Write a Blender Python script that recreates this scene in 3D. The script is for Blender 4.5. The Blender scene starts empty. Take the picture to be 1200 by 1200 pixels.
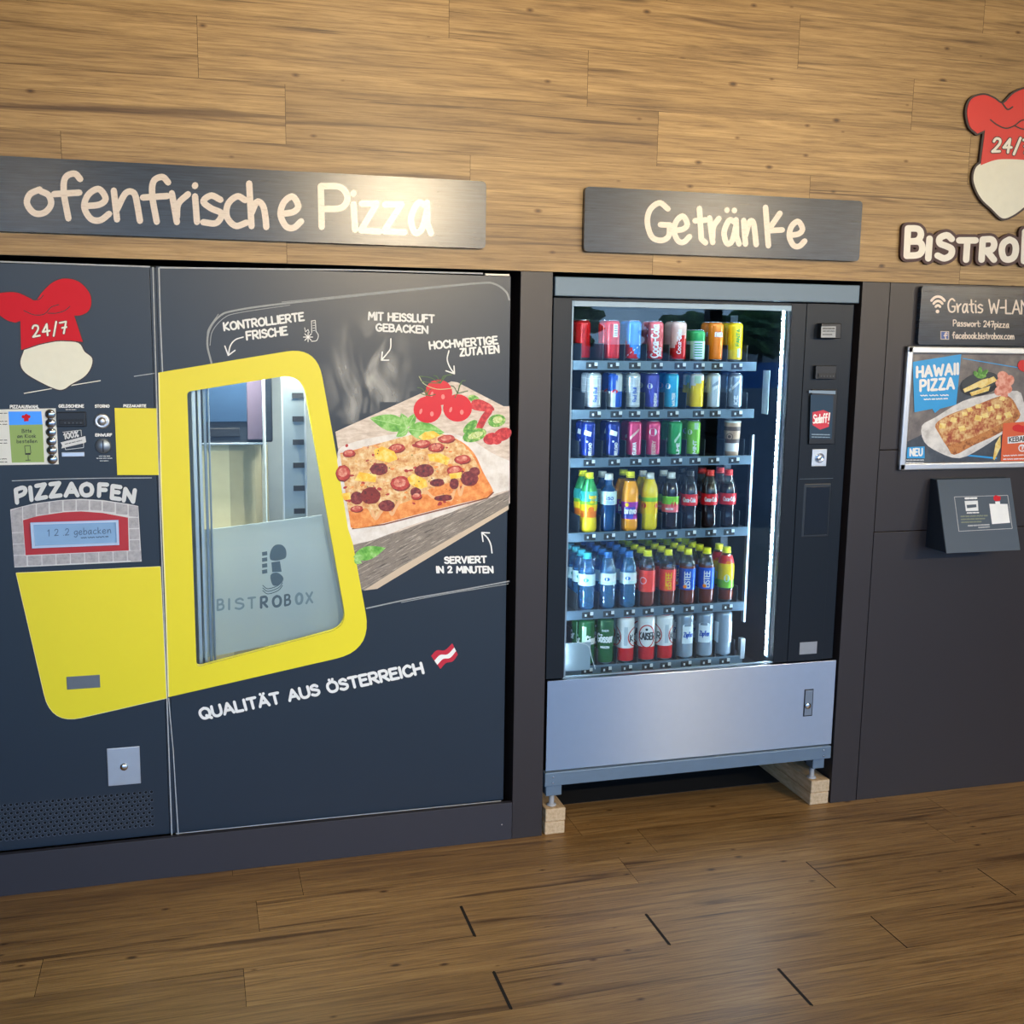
import bpy, bmesh, math, random
from mathutils import Vector
from mathutils.geometry import tessellate_polygon
random.seed(7)
S = bpy.context.scene
COL = S.collection
# ------------------------------------------------------------------ camera, sky, exposure
CAM = Vector((-1.1579, -3.6, 1.7804)); FPX = 1308.9
AR = Vector((0.962066, -0.272413, 0.014817)); AU = Vector((0.028932, 0.155879, 0.987352)); AF = Vector((0.271278, 0.949470, -0.157847))
cd = bpy.data.cameras.new('camera'); cam = bpy.data.objects.new('camera', cd); COL.objects.link(cam)
from mathutils import Matrix
cam.matrix_world = Matrix(((AR.x, AU.x, -AF.x, CAM.x), (AR.y, AU.y, -AF.y, CAM.y), (AR.z, AU.z, -AF.z, CAM.z), (0, 0, 0, 1)))
cd.sensor_width = 36; cd.sensor_fit = 'HORIZONTAL'; cd.lens = 36 * FPX / 1200; cd.clip_start = .05
S.camera = cam
wd = bpy.data.worlds.new('sky'); S.world = wd; wd.use_nodes = True
wn = wd.node_tree.nodes; wl = wd.node_tree.links
bgn = wn['Background']
tcn = wn.new('ShaderNodeTexCoord'); sxyz = wn.new('ShaderNodeSeparateXYZ'); rmp = wn.new('ShaderNodeValToRGB')
wl.new(tcn.outputs['Generated'], sxyz.inputs[0]); wl.new(sxyz.outputs['Z'], rmp.inputs[0]); wl.new(rmp.outputs[0], bgn.inputs['Color'])
rmp.color_ramp.elements[0].position = 0.0; rmp.color_ramp.elements[0].color = (.40, .66, 1.0, 1)
rmp.color_ramp.elements[1].position = 0.6; rmp.color_ramp.elements[1].color = (.20, .42, .90, 1)
bgn.inputs['Strength'].default_value = 2.6
S.view_settings.view_transform = 'Standard'; S.view_settings.look = 'None'; S.view_settings.gamma = 1; S.view_settings.use_curve_mapping = False
S.view_settings.exposure = 0.85
SPOTS = [((.35, -4.9, 2.74), (-.45, 0, 2.15), 430, 58), ((2.85, -4.9, 2.74), (2.0, 0, 1.5), 170, 110), ((-2.15, -4.9, 2.74), (-2.4, -1.0, .6), 40, 80), ((5.3, -4.9, 2.74), (2.2, 0, 1.8), 200, 60),
         ((-.50, -1.6, 3.07), (-.48, 0, 2.15), 16, 120), ((1.75, -1.6, 3.07), (1.75, 0, 2.2), 14, 120), ((2.8, -3.0, 3.07), (1.6, -1.8, 0), 80, 100)]
WARM = (1.0, .80, .52)

def W(x, y, Y=0.0):
    d = AR * ((x - 600) / FPX) - AU * ((y - 600) / FPX) + AF
    t = (Y - CAM.y) / d.y
    return Vector((CAM.x + t * d.x, Y, CAM.z + t * d.z))

# ------------------------------------------------------------------ materials
def lin(h):
    h = h.lstrip('#'); c = [int(h[i:i + 2], 16) / 255 for i in (0, 2, 4)]
    return tuple(v / 12.92 if v <= .04045 else ((v + .055) / 1.055) ** 2.4 for v in c) + (1,)
MATS = {}
def mat(name, col, rough=.5, metal=0, var=.06, scale=30, coat=0, emit=None, spec=.5):
    if name in MATS: return MATS[name]
    m = bpy.data.materials.new(name); m.use_nodes = True; n = m.node_tree.nodes; l = m.node_tree.links
    b = n['Principled BSDF']; c = lin(col)
    tc = n.new('ShaderNodeTexCoord'); nz = n.new('ShaderNodeTexNoise'); nz.inputs['Scale'].default_value = scale; nz.inputs['Detail'].default_value = 4
    l.new(tc.outputs['Object'], nz.inputs['Vector'])
    mx = n.new('ShaderNodeMix'); mx.data_type = 'RGBA'; l.new(nz.outputs['Fac'], mx.inputs['Factor'])
    mx.inputs['A'].default_value = tuple(v * (1 - var) for v in c[:3]) + (1,); mx.inputs['B'].default_value = tuple(min(1, v * (1 + var)) for v in c[:3]) + (1,)
    l.new(mx.outputs['Result'], b.inputs['Base Color'])
    b.inputs['Roughness'].default_value = rough; b.inputs['Metallic'].default_value = metal; b.inputs['Coat Weight'].default_value = coat
    b.inputs['Specular IOR Level'].default_value = spec
    if emit: b.inputs['Emission Color'].default_value = lin(emit[0]); b.inputs['Emission Strength'].default_value = emit[1]
    MATS[name] = m; return m
def planks(name, horiz, c_dark, c_mid, c_light, rough, coat=0.0, bump=.15):
    m = bpy.data.materials.new(name); m.use_nodes = True; n = m.node_tree.nodes; l = m.node_tree.links; b = n['Principled BSDF']
    at = n.new('ShaderNodeAttribute'); at.attribute_name = 'pid'
    tc = n.new('ShaderNodeTexCoord'); sp = n.new('ShaderNodeSeparateXYZ'); l.new(tc.outputs['Object'], sp.inputs[0])
    def math_(op, a, bb):
        k = n.new('ShaderNodeMath'); k.operation = op
        for i, v in enumerate((a, bb)):
            if isinstance(v, (int, float)): k.inputs[i].default_value = v
            else: l.new(v, k.inputs[i])
        return k.outputs[0]
    across = sp.outputs[horiz]
    px = math_('ADD', sp.outputs['X'], math_('MULTIPLY', at.outputs['Fac'], 37.0))
    pa = math_('ADD', across, math_('MULTIPLY', at.outputs['Fac'], 11.0))
    def vec(sx, sa):
        c = n.new('ShaderNodeCombineXYZ'); l.new(math_('MULTIPLY', px, sx), c.inputs[0]); l.new(math_('MULTIPLY', pa, sa), c.inputs[1]); l.new(math_('MULTIPLY', at.outputs['Fac'], 5.0), c.inputs[2]); return c.outputs[0]
    def noise(sx, sa, det=5, rgh=.6, dist=0.):
        k = n.new('ShaderNodeTexNoise'); k.inputs['Scale'].default_value = 1; k.inputs['Detail'].default_value = det; k.inputs['Roughness'].default_value = rgh; k.inputs['Distortion'].default_value = dist
        l.new(vec(sx, sa), k.inputs['Vector']); return k.outputs['Fac']
    def ramp(fac, stops):
        r = n.new('ShaderNodeValToRGB'); l.new(fac, r.inputs[0]); e = r.color_ramp.elements
        e[0].position, e[0].color = stops[0]; e[1].position, e[1].color = stops[-1]
        for p, c in stops[1:-1]: q = e.new(p); q.color = c
        return r.outputs[0]
    def mix(f, a, bb, mode='MIX'):
        k = n.new('ShaderNodeMix'); k.data_type = 'RGBA'; k.blend_type = mode
        if isinstance(f, (int, float)): k.inputs['Factor'].default_value = f
        else: l.new(f, k.inputs['Factor'])
        for s, v in (('A', a), ('B', bb)):
            if isinstance(v, tuple): k.inputs[s].default_value = v
            else: l.new(v, k.inputs[s])
        return k.outputs['Result']
    g1 = ramp(noise(1.6, 34, 8, .68, .8), [(.30, lin(c_dark)), (.5, lin(c_mid)), (.70, lin(c_light))])
    fine = ramp(noise(6, 170, 5, .7), [(.34, (.38, .33, .29, 1)), (.56, (1, 1, 1, 1))])
    c = mix(.62, g1, fine, 'MULTIPLY')
    streak = ramp(noise(.9, 17, 4, .5, 1.2), [(.30, (.30, .24, .19, 1)), (.40, (1, 1, 1, 1))])
    c = mix(.85, c, streak, 'MULTIPLY')
    streak2 = ramp(noise(.9, 60, 5, .55, 1.2), [(.31, (.25, .19, .14, 1)), (.37, (1, 1, 1, 1))])
    c = mix(.8, c, streak2, 'MULTIPLY')
    vo = n.new('ShaderNodeTexVoronoi'); vo.inputs['Scale'].default_value = 1; vo.voronoi_dimensions = '2D'; l.new(vec(7.5, 15), vo.inputs['Vector'])
    sc = n.new('ShaderNodeSeparateColor'); l.new(vo.outputs['Color'], sc.inputs[0])
    kn = ramp(math_('ADD', vo.outputs['Distance'], math_('MULTIPLY', sc.outputs[0], .75)), [(.05, (.10, .07, .05, 1)), (.09, (.45, .36, .28, 1)), (.16, (1, 1, 1, 1))])
    c = mix(.85, c, kn, 'MULTIPLY')
    tone = ramp(at.outputs['Fac'], [(0, (.78, .76, .74, 1)), (1, (1.0, 1.0, 1.0, 1))])
    c = mix(1.0, c, tone, 'MULTIPLY')
    l.new(c, b.inputs['Base Color']); b.inputs['Roughness'].default_value = rough; b.inputs['Coat Weight'].default_value = coat; b.inputs['Coat Roughness'].default_value = .25
    bp = n.new('ShaderNodeBump'); bp.inputs['Strength'].default_value = bump; bp.inputs['Distance'].default_value = .002; l.new(fine, bp.inputs['Height']); l.new(bp.outputs[0], b.inputs['Normal'])
    MATS[name] = m; return m
def brushed(name, col, rough, aniso, tint_noise=True):
    m = mat(name, col, rough, 1.0, .03); n = m.node_tree.nodes; l = m.node_tree.links; b = n['Principled BSDF']
    b.inputs['Anisotropic'].default_value = aniso; b.inputs['Anisotropic Rotation'].default_value = .25
    t = n.new('ShaderNodeTangent'); t.direction_type = 'RADIAL'; t.axis = 'Z'; l.new(t.outputs[0], b.inputs['Tangent'])
    return m
def thin_glass(name, tint='#ffffff', refl=1.0, rough=0.0, haze=0.0, hazecol='#b9c8cc'):
    m = bpy.data.materials.new(name); m.use_nodes = True; n = m.node_tree.nodes; l = m.node_tree.links; n.remove(n['Principled BSDF'])
    tr = n.new('ShaderNodeBsdfTransparent'); tr.inputs[0].default_value = lin(tint)
    gl = n.new('ShaderNodeBsdfGlossy'); gl.inputs['Roughness'].default_value = rough
    lw = n.new('ShaderNodeLayerWeight'); lw.inputs['Blend'].default_value = .5
    p = n.new('ShaderNodeMath'); p.operation = 'POWER'; p.inputs[1].default_value = 4; l.new(lw.outputs['Facing'], p.inputs[0])
    q = n.new('ShaderNodeMath'); q.operation = 'MULTIPLY_ADD'; q.inputs[1].default_value = .9 * refl; q.inputs[2].default_value = .045 * refl; l.new(p.outputs[0], q.inputs[0])
    mx = n.new('ShaderNodeMixShader'); l.new(q.outputs[0], mx.inputs[0])
    src = tr
    if haze:
        df = n.new('ShaderNodeBsdfDiffuse'); df.inputs[0].default_value = lin(hazecol); tl = n.new('ShaderNodeBsdfTranslucent'); tl.inputs[0].default_value = lin(hazecol)
        nz = n.new('ShaderNodeTexNoise'); nz.inputs['Scale'].default_value = 8
        m1 = n.new('ShaderNodeMixShader'); m1.inputs[0].default_value = .45; l.new(df.outputs[0], m1.inputs[1]); l.new(tl.outputs[0], m1.inputs[2])
        m2 = n.new('ShaderNodeMixShader'); m2.inputs[0].default_value = haze; l.new(tr.outputs[0], m2.inputs[1]); l.new(m1.outputs[0], m2.inputs[2]); src = m2
    l.new(src.outputs[0], mx.inputs[1]); l.new(gl.outputs[0], mx.inputs[2])
    l.new(mx.outputs[0], n['Material Output'].inputs[0]); MATS[name] = m; return m
def lamp_mat(name, col, strength):
    m = bpy.data.materials.new(name); m.use_nodes = True; n = m.node_tree.nodes; l = m.node_tree.links; n.remove(n['Principled BSDF'])
    e = n.new('ShaderNodeEmission'); e.inputs[0].default_value = lin(col); e.inputs[1].default_value = strength; l.new(e.outputs[0], n['Material Output'].inputs[0]); MATS[name] = m; return m
def spotted(name, base, spots, rough=.5, scale=60, thr=(.45, .6), stretch=(1, 1, 1), detail=5, turn=0):
    """print artwork with a mottled texture: base colour broken up by a second and third colour"""
    m = bpy.data.materials.new(name); m.use_nodes = True; n = m.node_tree.nodes; l = m.node_tree.links; b = n['Principled BSDF']
    tc = n.new('ShaderNodeTexCoord'); mp = n.new('ShaderNodeMapping'); mp.inputs['Scale'].default_value = stretch; l.new(tc.outputs['Object'], mp.inputs[0])
    if turn:
        m0 = n.new('ShaderNodeMapping'); m0.inputs['Rotation'].default_value = (0, turn, 0); l.new(tc.outputs['Object'], m0.inputs[0]); l.new(m0.outputs[0], mp.inputs[0])
    nz = n.new('ShaderNodeTexNoise'); nz.inputs['Scale'].default_value = scale; nz.inputs['Detail'].default_value = detail; nz.inputs['Roughness'].default_value = .65; l.new(mp.outputs[0], nz.inputs['Vector'])
    r = n.new('ShaderNodeValToRGB'); l.new(nz.outputs['Fac'], r.inputs[0]); e = r.color_ramp.elements
    cols = [base] + spots; lo, hi = thr
    e[0].position = lo; e[0].color = lin(cols[0]); e[1].position = hi; e[1].color = lin(cols[-1])
    for i, c in enumerate(cols[1:-1]): q = e.new(lo + (hi - lo) * (i + 1) / (len(cols) - 1)); q.color = lin(c)
    l.new(r.outputs[0], b.inputs['Base Color']); b.inputs['Roughness'].default_value = rough; MATS[name] = m; return m
def smoke_mat(name, col):
    m = bpy.data.materials.new(name); m.use_nodes = True; n = m.node_tree.nodes; l = m.node_tree.links; b = n['Principled BSDF']
    b.inputs['Base Color'].default_value = lin(col); b.inputs['Roughness'].default_value = .4
    tr = n.new('ShaderNodeBsdfTransparent'); mx = n.new('ShaderNodeMixShader')
    tc = n.new('ShaderNodeTexCoord'); mp = n.new('ShaderNodeMapping'); mp.inputs['Rotation'].default_value = (0, .5, 0); mp.inputs['Scale'].default_value = (1.6, 1, .7); l.new(tc.outputs['Object'], mp.inputs[0])
    nz = n.new('ShaderNodeTexNoise'); nz.inputs['Scale'].default_value = 6.5; nz.inputs['Detail'].default_value = 2.5; nz.inputs['Distortion'].default_value = .9; l.new(mp.outputs[0], nz.inputs['Vector'])
    at = n.new('ShaderNodeAttribute'); at.attribute_name = 'fade'
    r = n.new('ShaderNodeMapRange'); r.inputs['From Min'].default_value = .42; r.inputs['From Max'].default_value = .74; l.new(nz.outputs['Fac'], r.inputs['Value'])
    k = n.new('ShaderNodeMath'); k.operation = 'MULTIPLY'; l.new(r.outputs[0], k.inputs[0]); l.new(at.outputs['Fac'], k.inputs[1])
    l.new(k.outputs[0], mx.inputs[0]); l.new(tr.outputs[0], mx.inputs[1]); l.new(b.outputs[0], mx.inputs[2]); l.new(mx.outputs[0], n['Material Output'].inputs[0]); MATS[name] = m; return m

WALLW = planks('wood_facade', 'Z', '#876a44', '#b0905d', '#ccab75', .46, .05)
FLOORW = planks('wood_floor', 'Y', '#836340', '#a17b49', '#b58f59', .42, .08)
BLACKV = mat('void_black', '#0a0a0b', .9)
SLATE = mat('slate_panel', '#1f2b38', .35, 0, .05, 6)
ANTH = mat('anthracite_laminate', '#2d2829', .40, 0, .05, 5)
ANTHB = mat('anthracite_kick', '#302e34', .5, 0, .05, 5)
YEL = mat('yellow_foil', '#e8dc26', .4, 0, .03, 5)
CHALK = mat('chalk_white', '#e8ebea', .6, 0, .04, 90)
LINEW = mat('worn_edge', '#aeb4b8', .5, 0, .3, 60)
CREAM = mat('cream_print', '#efece0', .5)
SKINP = mat('cream_plate', '#e9ead9', .5)
RED = mat('chef_red', '#d81c20', .42, 0, .03)
REDP = mat('chef_red_print', '#cf1a2c', .5, 0, .03, 30, 0, None, .2)
MAROON = mat('maroon_edge', '#42262a', .5)
DKBROWN = mat('dark_outline', '#33262a', .5)
ALU = mat('aluminium', '#c9ced3', .38, .85, .05)
ALUD = mat('aluminium_dull', '#8c98a4', .42, .8, .06)
CHROME = mat('chrome', '#d4d8dc', .12, 1, .03)
STEEL = brushed('brushed_stainless', '#a3abb6', .30, .96)
DOORB = mat('satin_black_door', '#141b23', .33, 0, .05, 8, 0, None, .3)
DOORH = mat('blue_grey_header', '#5d7183', .42, .25, .05, 8)
BLK = mat('black_plastic', '#101216', .35)
SCRB = mat('screen_black', '#161c22', .12)

# ------------------------------------------------------------------ object helpers
def link(name, me, parent=None, loc=None):
    o = bpy.data.objects.new(name, me); COL.objects.link(o)
    if parent: o.parent = parent
    if loc is not None: o.location = loc
    return o
def tag(o, label=None, cat=None, group=None, kind=None):
    if label: o['label'] = label
    if cat: o['category'] = cat
    if group: o['group'] = group
    if kind: o['kind'] = kind
    return o
ROOTPOS = {}
def thing(name, label, cat, loc, group=None):
    o = link(name, None, None, loc); o.empty_display_size = .05; ROOTPOS[o.name] = Vector(loc)
    return tag(o, label, cat, group)
class MB:
    def __init__(s): s.bm = bmesh.new(); s.mats = []
    def mi(s, m):
        if m not in s.mats: s.mats.append(m)
        return s.mats.index(m)
    def box(s, x0, x1, y0, y1, z0, z1, m, bev=0.0, seg=2):
        t = bmesh.new(); bmesh.ops.create_cube(t, size=1)
        for v in t.verts: v.co = Vector(((x0 + x1) / 2 + v.co.x * (x1 - x0), (y0 + y1) / 2 + v.co.y * (y1 - y0), (z0 + z1) / 2 + v.co.z * (z1 - z0)))
        if bev: bmesh.ops.bevel(t, geom=list(t.edges), offset=bev, segments=seg, affect='EDGES', profile=.5)
        s.merge(t, m); return s
    def merge(s, t, m):
        i = s.mi(m); vm = {}
        for v in t.verts: vm[v] = s.bm.verts.new(v.co)
        for f in t.faces:
            try: g = s.bm.faces.new([vm[v] for v in f.verts]); g.material_index = i; g.smooth = f.smooth
            except ValueError: pass
        t.free()
    def tube(s, pts, r, m, n=10, r2=None, cap=True):
        pts = [Vector(p) for p in pts]; rings = []; i = s.mi(m)
        for k, p in enumerate(pts):
            d = (pts[min(k + 1, len(pts) - 1)] - pts[max(k - 1, 0)]).normalized()
            a = Vector((0, 0, 1)) if abs(d.z) < .9 else Vector((1, 0, 0)); u = d.cross(a).normalized(); w = d.cross(u)
            rr = r if r2 is None else r + (r2 - r) * k / max(1, len(pts) - 1)
            rings.append([s.bm.verts.new(p + (u * math.cos(2 * math.pi * j / n) + w * math.sin(2 * math.pi * j / n)) * rr) for j in range(n)])
        for a, b in zip(rings, rings[1:]):
            for j in range(n): f = s.bm.faces.new((a[j], a[(j + 1) % n], b[(j + 1) % n], b[j])); f.smooth = True; f.material_index = i
        if cap:
            for rg in (rings[0], rings[-1]): f = s.bm.faces.new(rg); f.material_index = i
        return s
    def lathe(s, prof, fn, n=28, centre=(0, 0, 0), axis='Z', smooth=True):
        """prof: (radius, height) list; fn(theta, k) -> material; theta 0 faces -Y"""
        c = Vector(centre); rings = []
        for r, h in prof:
            ring = []
            for j in range(n):
                a = 2 * math.pi * j / n - math.pi / 2
                p = Vector((r * math.cos(a), r * math.sin(a), h))
                if axis == 'Y': p = Vector((p.x, -p.z, p.y))
                ring.append(s.bm.verts.new(c + p))
            rings.append(ring)
        for k, (a, b) in enumerate(zip(rings, rings[1:])):
            for j in range(n):
                th = 2 * math.pi * (j + .5) / n
                if th > math.pi: th -= 2 * math.pi
                f = s.bm.faces.new((a[j], a[(j + 1) % n], b[(j + 1) % n], b[j])); f.smooth = smooth; f.material_index = s.mi(fn(th, k) if callable(fn) else fn)
        for rg, k in ((rings[0], 0), (rings[-1], len(prof) - 2)):
            f = s.bm.faces.new(rg); f.material_index = s.mi(fn(0, k) if callable(fn) else fn)
        return s
    def prism(s, poly, axis, a0, a1, m):
        """closed polygon extruded along an axis; poly pairs are the two other coordinates in order"""
        i = s.mi(m)
        def P(q, a): return {'X': (a, q[0], q[1]), 'Y': (q[0], a, q[1]), 'Z': (q[0], q[1], a)}[axis]
        A = [s.bm.verts.new(P(q, a0)) for q in poly]; B = [s.bm.verts.new(P(q, a1)) for q in poly]; n = len(poly)
        for f in [A, B[::-1]] + [[A[j], B[j], B[(j + 1) % n], A[(j + 1) % n]] for j in range(n)]:
            g = s.bm.faces.new(f); g.material_index = i
        return s
    def build(s, name, parent=None, root=None, normals=True):
        if normals: bmesh.ops.recalc_face_normals(s.bm, faces=list(s.bm.faces))
        org = Vector((0, 0, 0))
        if root is not None: org = ROOTPOS[root.name]
        me = bpy.data.meshes.new(name)
        for v in s.bm.verts: v.co -= org
        s.bm.to_mesh(me); s.bm.free()
        for m in s.mats: me.materials.append(m)
        return link(name, me, parent)
def centre_origin(o):
    """moves a childless top-level mesh's origin to the middle of its base"""
    c = [v.co for v in o.data.vertices]
    b = Vector(((min(v.x for v in c) + max(v.x for v in c)) / 2, (min(v.y for v in c) + max(v.y for v in c)) / 2, min(v.z for v in c)))
    for v in o.data.vertices: v.co -= b
    o.location = b; return o
def cr(pts, closed=False, n=6):
    P = [Vector(p) for p in pts]; N = len(P); out = []
    rng = range(N if closed else N - 1)
    for i in rng:
        p0 = P[(i - 1) % N] if closed or i > 0 else P[i] * 2 - P[i + 1]
        p1 = P[i]; p2 = P[(i + 1) % N]; p3 = P[(i + 2) % N] if closed or i + 2 < N else P[i + 1] * 2 - P[i]
        for k in range(n):
            t = k / n
            out.append(.5 * ((2 * p1) + (p2 - p0) * t + (2 * p0 - 5 * p1 + 4 * p2 - p3) * t * t + (3 * p1 - p0 - 3 * p2 + p3) * t ** 3))
    if not closed: out.append(P[-1])
    return [tuple(v) for v in out]
def rounded(pts, rad, n=6):
    P = [Vector(p) for p in pts]; N = len(P); out = []
    rad = rad if isinstance(rad, (list, tuple)) else [rad] * N
    for i in range(N):
        p = P[i]; a = (P[i - 1] - p); b = (P[(i + 1) % N] - p); r = rad[i]
        if r <= 0: out.append(tuple(p)); continue
        A = p + a.normalized() * min(r, a.length * .49); B = p + b.normalized() * min(r, b.length * .49)
        for k in range(n + 1):
            t = k / n; out.append(tuple(A * (1 - t) ** 2 + p * 2 * t * (1 - t) + B * t * t))
    return out

# ------------------------------------------------------------------ stroke alphabet for the lettering
def _dots(x, y): return ';%g,%g %g,%g;%g,%g %g,%g' % (x - .12, y, x - .119, y + .01, x + .12, y, x + .121, y + .01)
GL = {
 'A': (.68, '0,0 .34,1 .68,0;.13,.33 .56,.33'), 'B': (.58, '0,0 0,1;~0,1 .38,.98 .5,.78 .38,.56 .03,.52;~.03,.52 .46,.5 .58,.26 .45,.04 0,0'),
 'C': (.58, '~.56,.82 .35,1 .08,.8 0,.45 .12,.08 .36,0 .58,.15'), 'D': (.62, '0,0 0,1;~0,1 .35,.95 .6,.65 .58,.3 .35,.03 0,0'),
 'E': (.5, '.5,1 0,1 0,0 .52,0;0,.52 .42,.54'), 'F': (.5, '0,0 0,1 .5,1;0,.52 .42,.54'),
 'G': (.64, '~.58,.85 .35,1 .08,.8 0,.45 .12,.08 .38,0 .58,.12 .62,.4;.64,.42 .36,.42'), 'H': (.58, '0,0 0,1;.58,0 .58,1;0,.5 .58,.52'),
 'I': (.06, '.03,0 .03,1'), 'J': (.4, '~.4,1 .4,.25 .25,0 .05,.05 0,.2'), 'K': (.56, '0,0 0,1;.52,1 .02,.45 .56,0'), 'L': (.46, '0,1 0,0 .46,0'),
 'M': (.8, '0,0 .08,1 .4,.35 .72,1 .8,0'), 'N': (.62, '0,0 0,1 .62,0 .62,1'), 'O': (.7, '~.35,1 .08,.82 0,.48 .12,.1 .36,0 .62,.14 .7,.52 .6,.86 .35,1'),
 'P': (.55, '0,0 0,1;~0,1 .4,1 .55,.76 .42,.5 .02,.44'), 'Q': (.72, '~.35,1 .08,.82 0,.48 .12,.1 .36,0 .62,.14 .7,.52 .6,.86 .35,1;.42,.25 .74,-.08'),
 'R': (.56, '0,0 0,1;~0,1 .4,1 .53,.76 .42,.5 .02,.44;.2,.45 .56,0'), 'S': (.5, '~.48,.84 .3,1 .05,.88 .06,.65 .3,.53 .5,.4 .48,.14 .25,0 0,.12'),
 'T': (.6, '0,1 .6,1;.3,1 .3,0'), 'U': (.6, '~0,1 0,.3 .15,.02 .42,.02 .6,.3 .6,1'), 'V': (.6, '0,1 .3,0 .6,1'), 'W': (.9, '0,1 .22,0 .45,.7 .68,0 .9,1'),
 'X': (.58, '0,0 .56,1;0,1 .58,0'), 'Y': (.6, '0,1 .3,.5 .6,1;.3,.5 .3,0'), 'Z': (.58, '.03,1 .55,1 0,0 .58,0'),
 'a': (.5, '~.40,.56 .2,.62 .02,.3 .1,.0 .28,.08 .42,.5;.42,.64 .42,.2 .5,0'), 'b': (.42, '0,1 0,0;~0,.3 .2,.6 .42,.45 .4,.1 .15,0 0,.1'),
 'c': (.44, '~.42,.55 .25,.62 .05,.45 .02,.18 .2,0 .44,.08'), 'd': (.44, '~.4,.5 .2,.6 0,.3 .12,0 .38,.15;.4,1 .43,0'),
 'e': (.47, '~.05,.27 .3,.32 .41,.45 .28,.63 .08,.5 0,.25 .12,.02 .3,0 .47,.14'), 'f': (.46, '~.46,.94 .36,1.06 .2,.95 .17,.6 .24,0;0,.55 .44,.62'),
 'g': (.44, '~.4,.55 .2,.6 .02,.35 .15,.05 .4,.2;~.42,.6 .42,-.1 .25,-.35 .02,-.25'), 'h': (.44, '0,1 .04,0;~.04,.3 .2,.58 .36,.5 .42,.25 .44,0'),
 'i': (.1, '.03,.6 .07,0;.03,.84 .04,.86'), 'j': (.2, '~.2,.6 .2,-.2 0,-.3;.2,.82 .2,.84'), 'k': (.42, '0,1 .03,0;.36,.6 .04,.28 .42,0'), 'ĸ': (.5, '0,1 .06,-.02;.44,.86 .06,.38 .5,.42'),
 'l': (.05, '0,1 .04,0'), 'm': (.62, '0,.6 .03,0;~.03,.35 .2,.6 .3,.4 .3,0;~.3,.35 .48,.6 .6,.42 .62,0'), 'n': (.48, '0,.6 .05,0;~.05,.2 .22,.56 .38,.57 .44,.3 .48,0'),
 'o': (.48, '~.26,.64 .06,.5 0,.25 .14,.02 .34,.04 .48,.26 .44,.5 .28,.6'), 'p': (.42, '0,.6 .02,-.35;~0,.4 .2,.62 .42,.45 .38,.15 .18,.02 .02,.12'),
 'q': (.42, '~.4,.5 .2,.6 0,.3 .12,0 .38,.15;.42,.6 .42,-.35'), 'r': (.36, '0,.62 .1,0;~.1,.1 .14,.4 .36,.62'), 's': (.42, '~.4,.54 .2,.62 .03,.48 .2,.34 .42,.24 .3,.03 .02,.03'),
 't': (.38, '.16,.95 .2,.1 .34,0;0,.6 .38,.64'), 'u': (.45, '~0,.6 .02,.15 .18,0 .38,.15;.42,.6 .45,0'), 'v': (.4, '0,.6 .2,0 .4,.62'), 'w': (.6, '0,.6 .15,0 .3,.45 .44,0 .6,.62'),
 'x': (.4, '0,0 .4,.6;0,.6 .4,0'), 'y': (.4, '0,.6 .2,.05;.42,.6 .1,-.35'), 'z': (.48, '.03,.58 .42,.6 0,.02 .48,.02'),
 '0': (.5, '~.25,1 .03,.75 .03,.25 .25,0 .47,.25 .47,.75 .25,1'), '1': (.25, '0,.75 .2,1 .2,0'), '2': (.52, '~.02,.78 .15,1 .42,.95 .45,.65 .2,.25 0,.02;0,.02 .52,.06'),
 '3': (.48, '~0,.88 .25,1 .45,.75 .2,.54;~.2,.54 .48,.4 .42,.08 .2,0 0,.12'), '4': (.55, '.35,0 .38,1 0,.35 .55,.38'), '5': (.46, '.44,1 .08,1 .05,.55;~.05,.55 .4,.55 .44,.15 .2,0 0,.1'),
 '6': (.46, '~.4,.95 .1,.6 .02,.2 .22,0 .45,.2 .35,.48 .08,.35'), '7': (.5, '0,.97 .5,1 .22,0;.14,.5 .48,.52'), '8': (.46, '~.23,1 .04,.78 .4,.3 .23,0 .05,.25 .42,.76 .23,1'), '9': (.46, '~.42,.7 .2,.5 .03,.75 .22,1 .44,.75 .38,.3 .2,0'),
 '/': (.32, '0,-.12 .32,1.1'), '.': (.05, '.02,0 .03,.02'), ',': (.08, '.06,.05 0,-.15'), '-': (.34, '0,.42 .34,.44'), '&': (.6, '~.6,0 .15,.75 .3,1 .42,.8 .05,.3 .2,0 .5,.25'),
 ':': (.05, '.02,.1 .03,.12;.02,.5 .03,.52'), '%': (.62, '0,0 .6,1;~.12,1 .0,.85 .12,.68 .24,.85 .12,1;~.5,.32 .38,.16 .5,0 .62,.16 .5,.32'), '!': (.05, '.02,1 .02,.3;.02,0 .02,.03'), ' ': (.3, ''),
}
for base, up, y in (('A', 'Ä', 1.2), ('O', 'Ö', 1.2), ('U', 'Ü', 1.2), ('a', 'ä', .88), ('o', 'ö', .88), ('u', 'ü', .88)):
    GL[up] = (GL[base][0], GL[base][1] + _dots(GL[base][0] / 2, y))
def glyph(ch, sub):
    w, s = GL.get(ch, GL[' ']); out = []
    for st in s.split(';'):
        if not st: continue
        sm = st[0] == '~'; pts = [tuple(map(float, q.split(','))) for q in st.lstrip('~').split()]
        if sm: pts = cr(pts, False, sub)
        elif sub > 3:      # straight strokes keep a few points so they can follow a curved surface
            q = []
            for a, b in zip(pts, pts[1:]): q += [(a[0] + (b[0] - a[0]) * k / 3, a[1] + (b[1] - a[1]) * k / 3) for k in range(3)]
            pts = q + [pts[-1]]
        out.append(pts)
    return w, out

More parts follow.
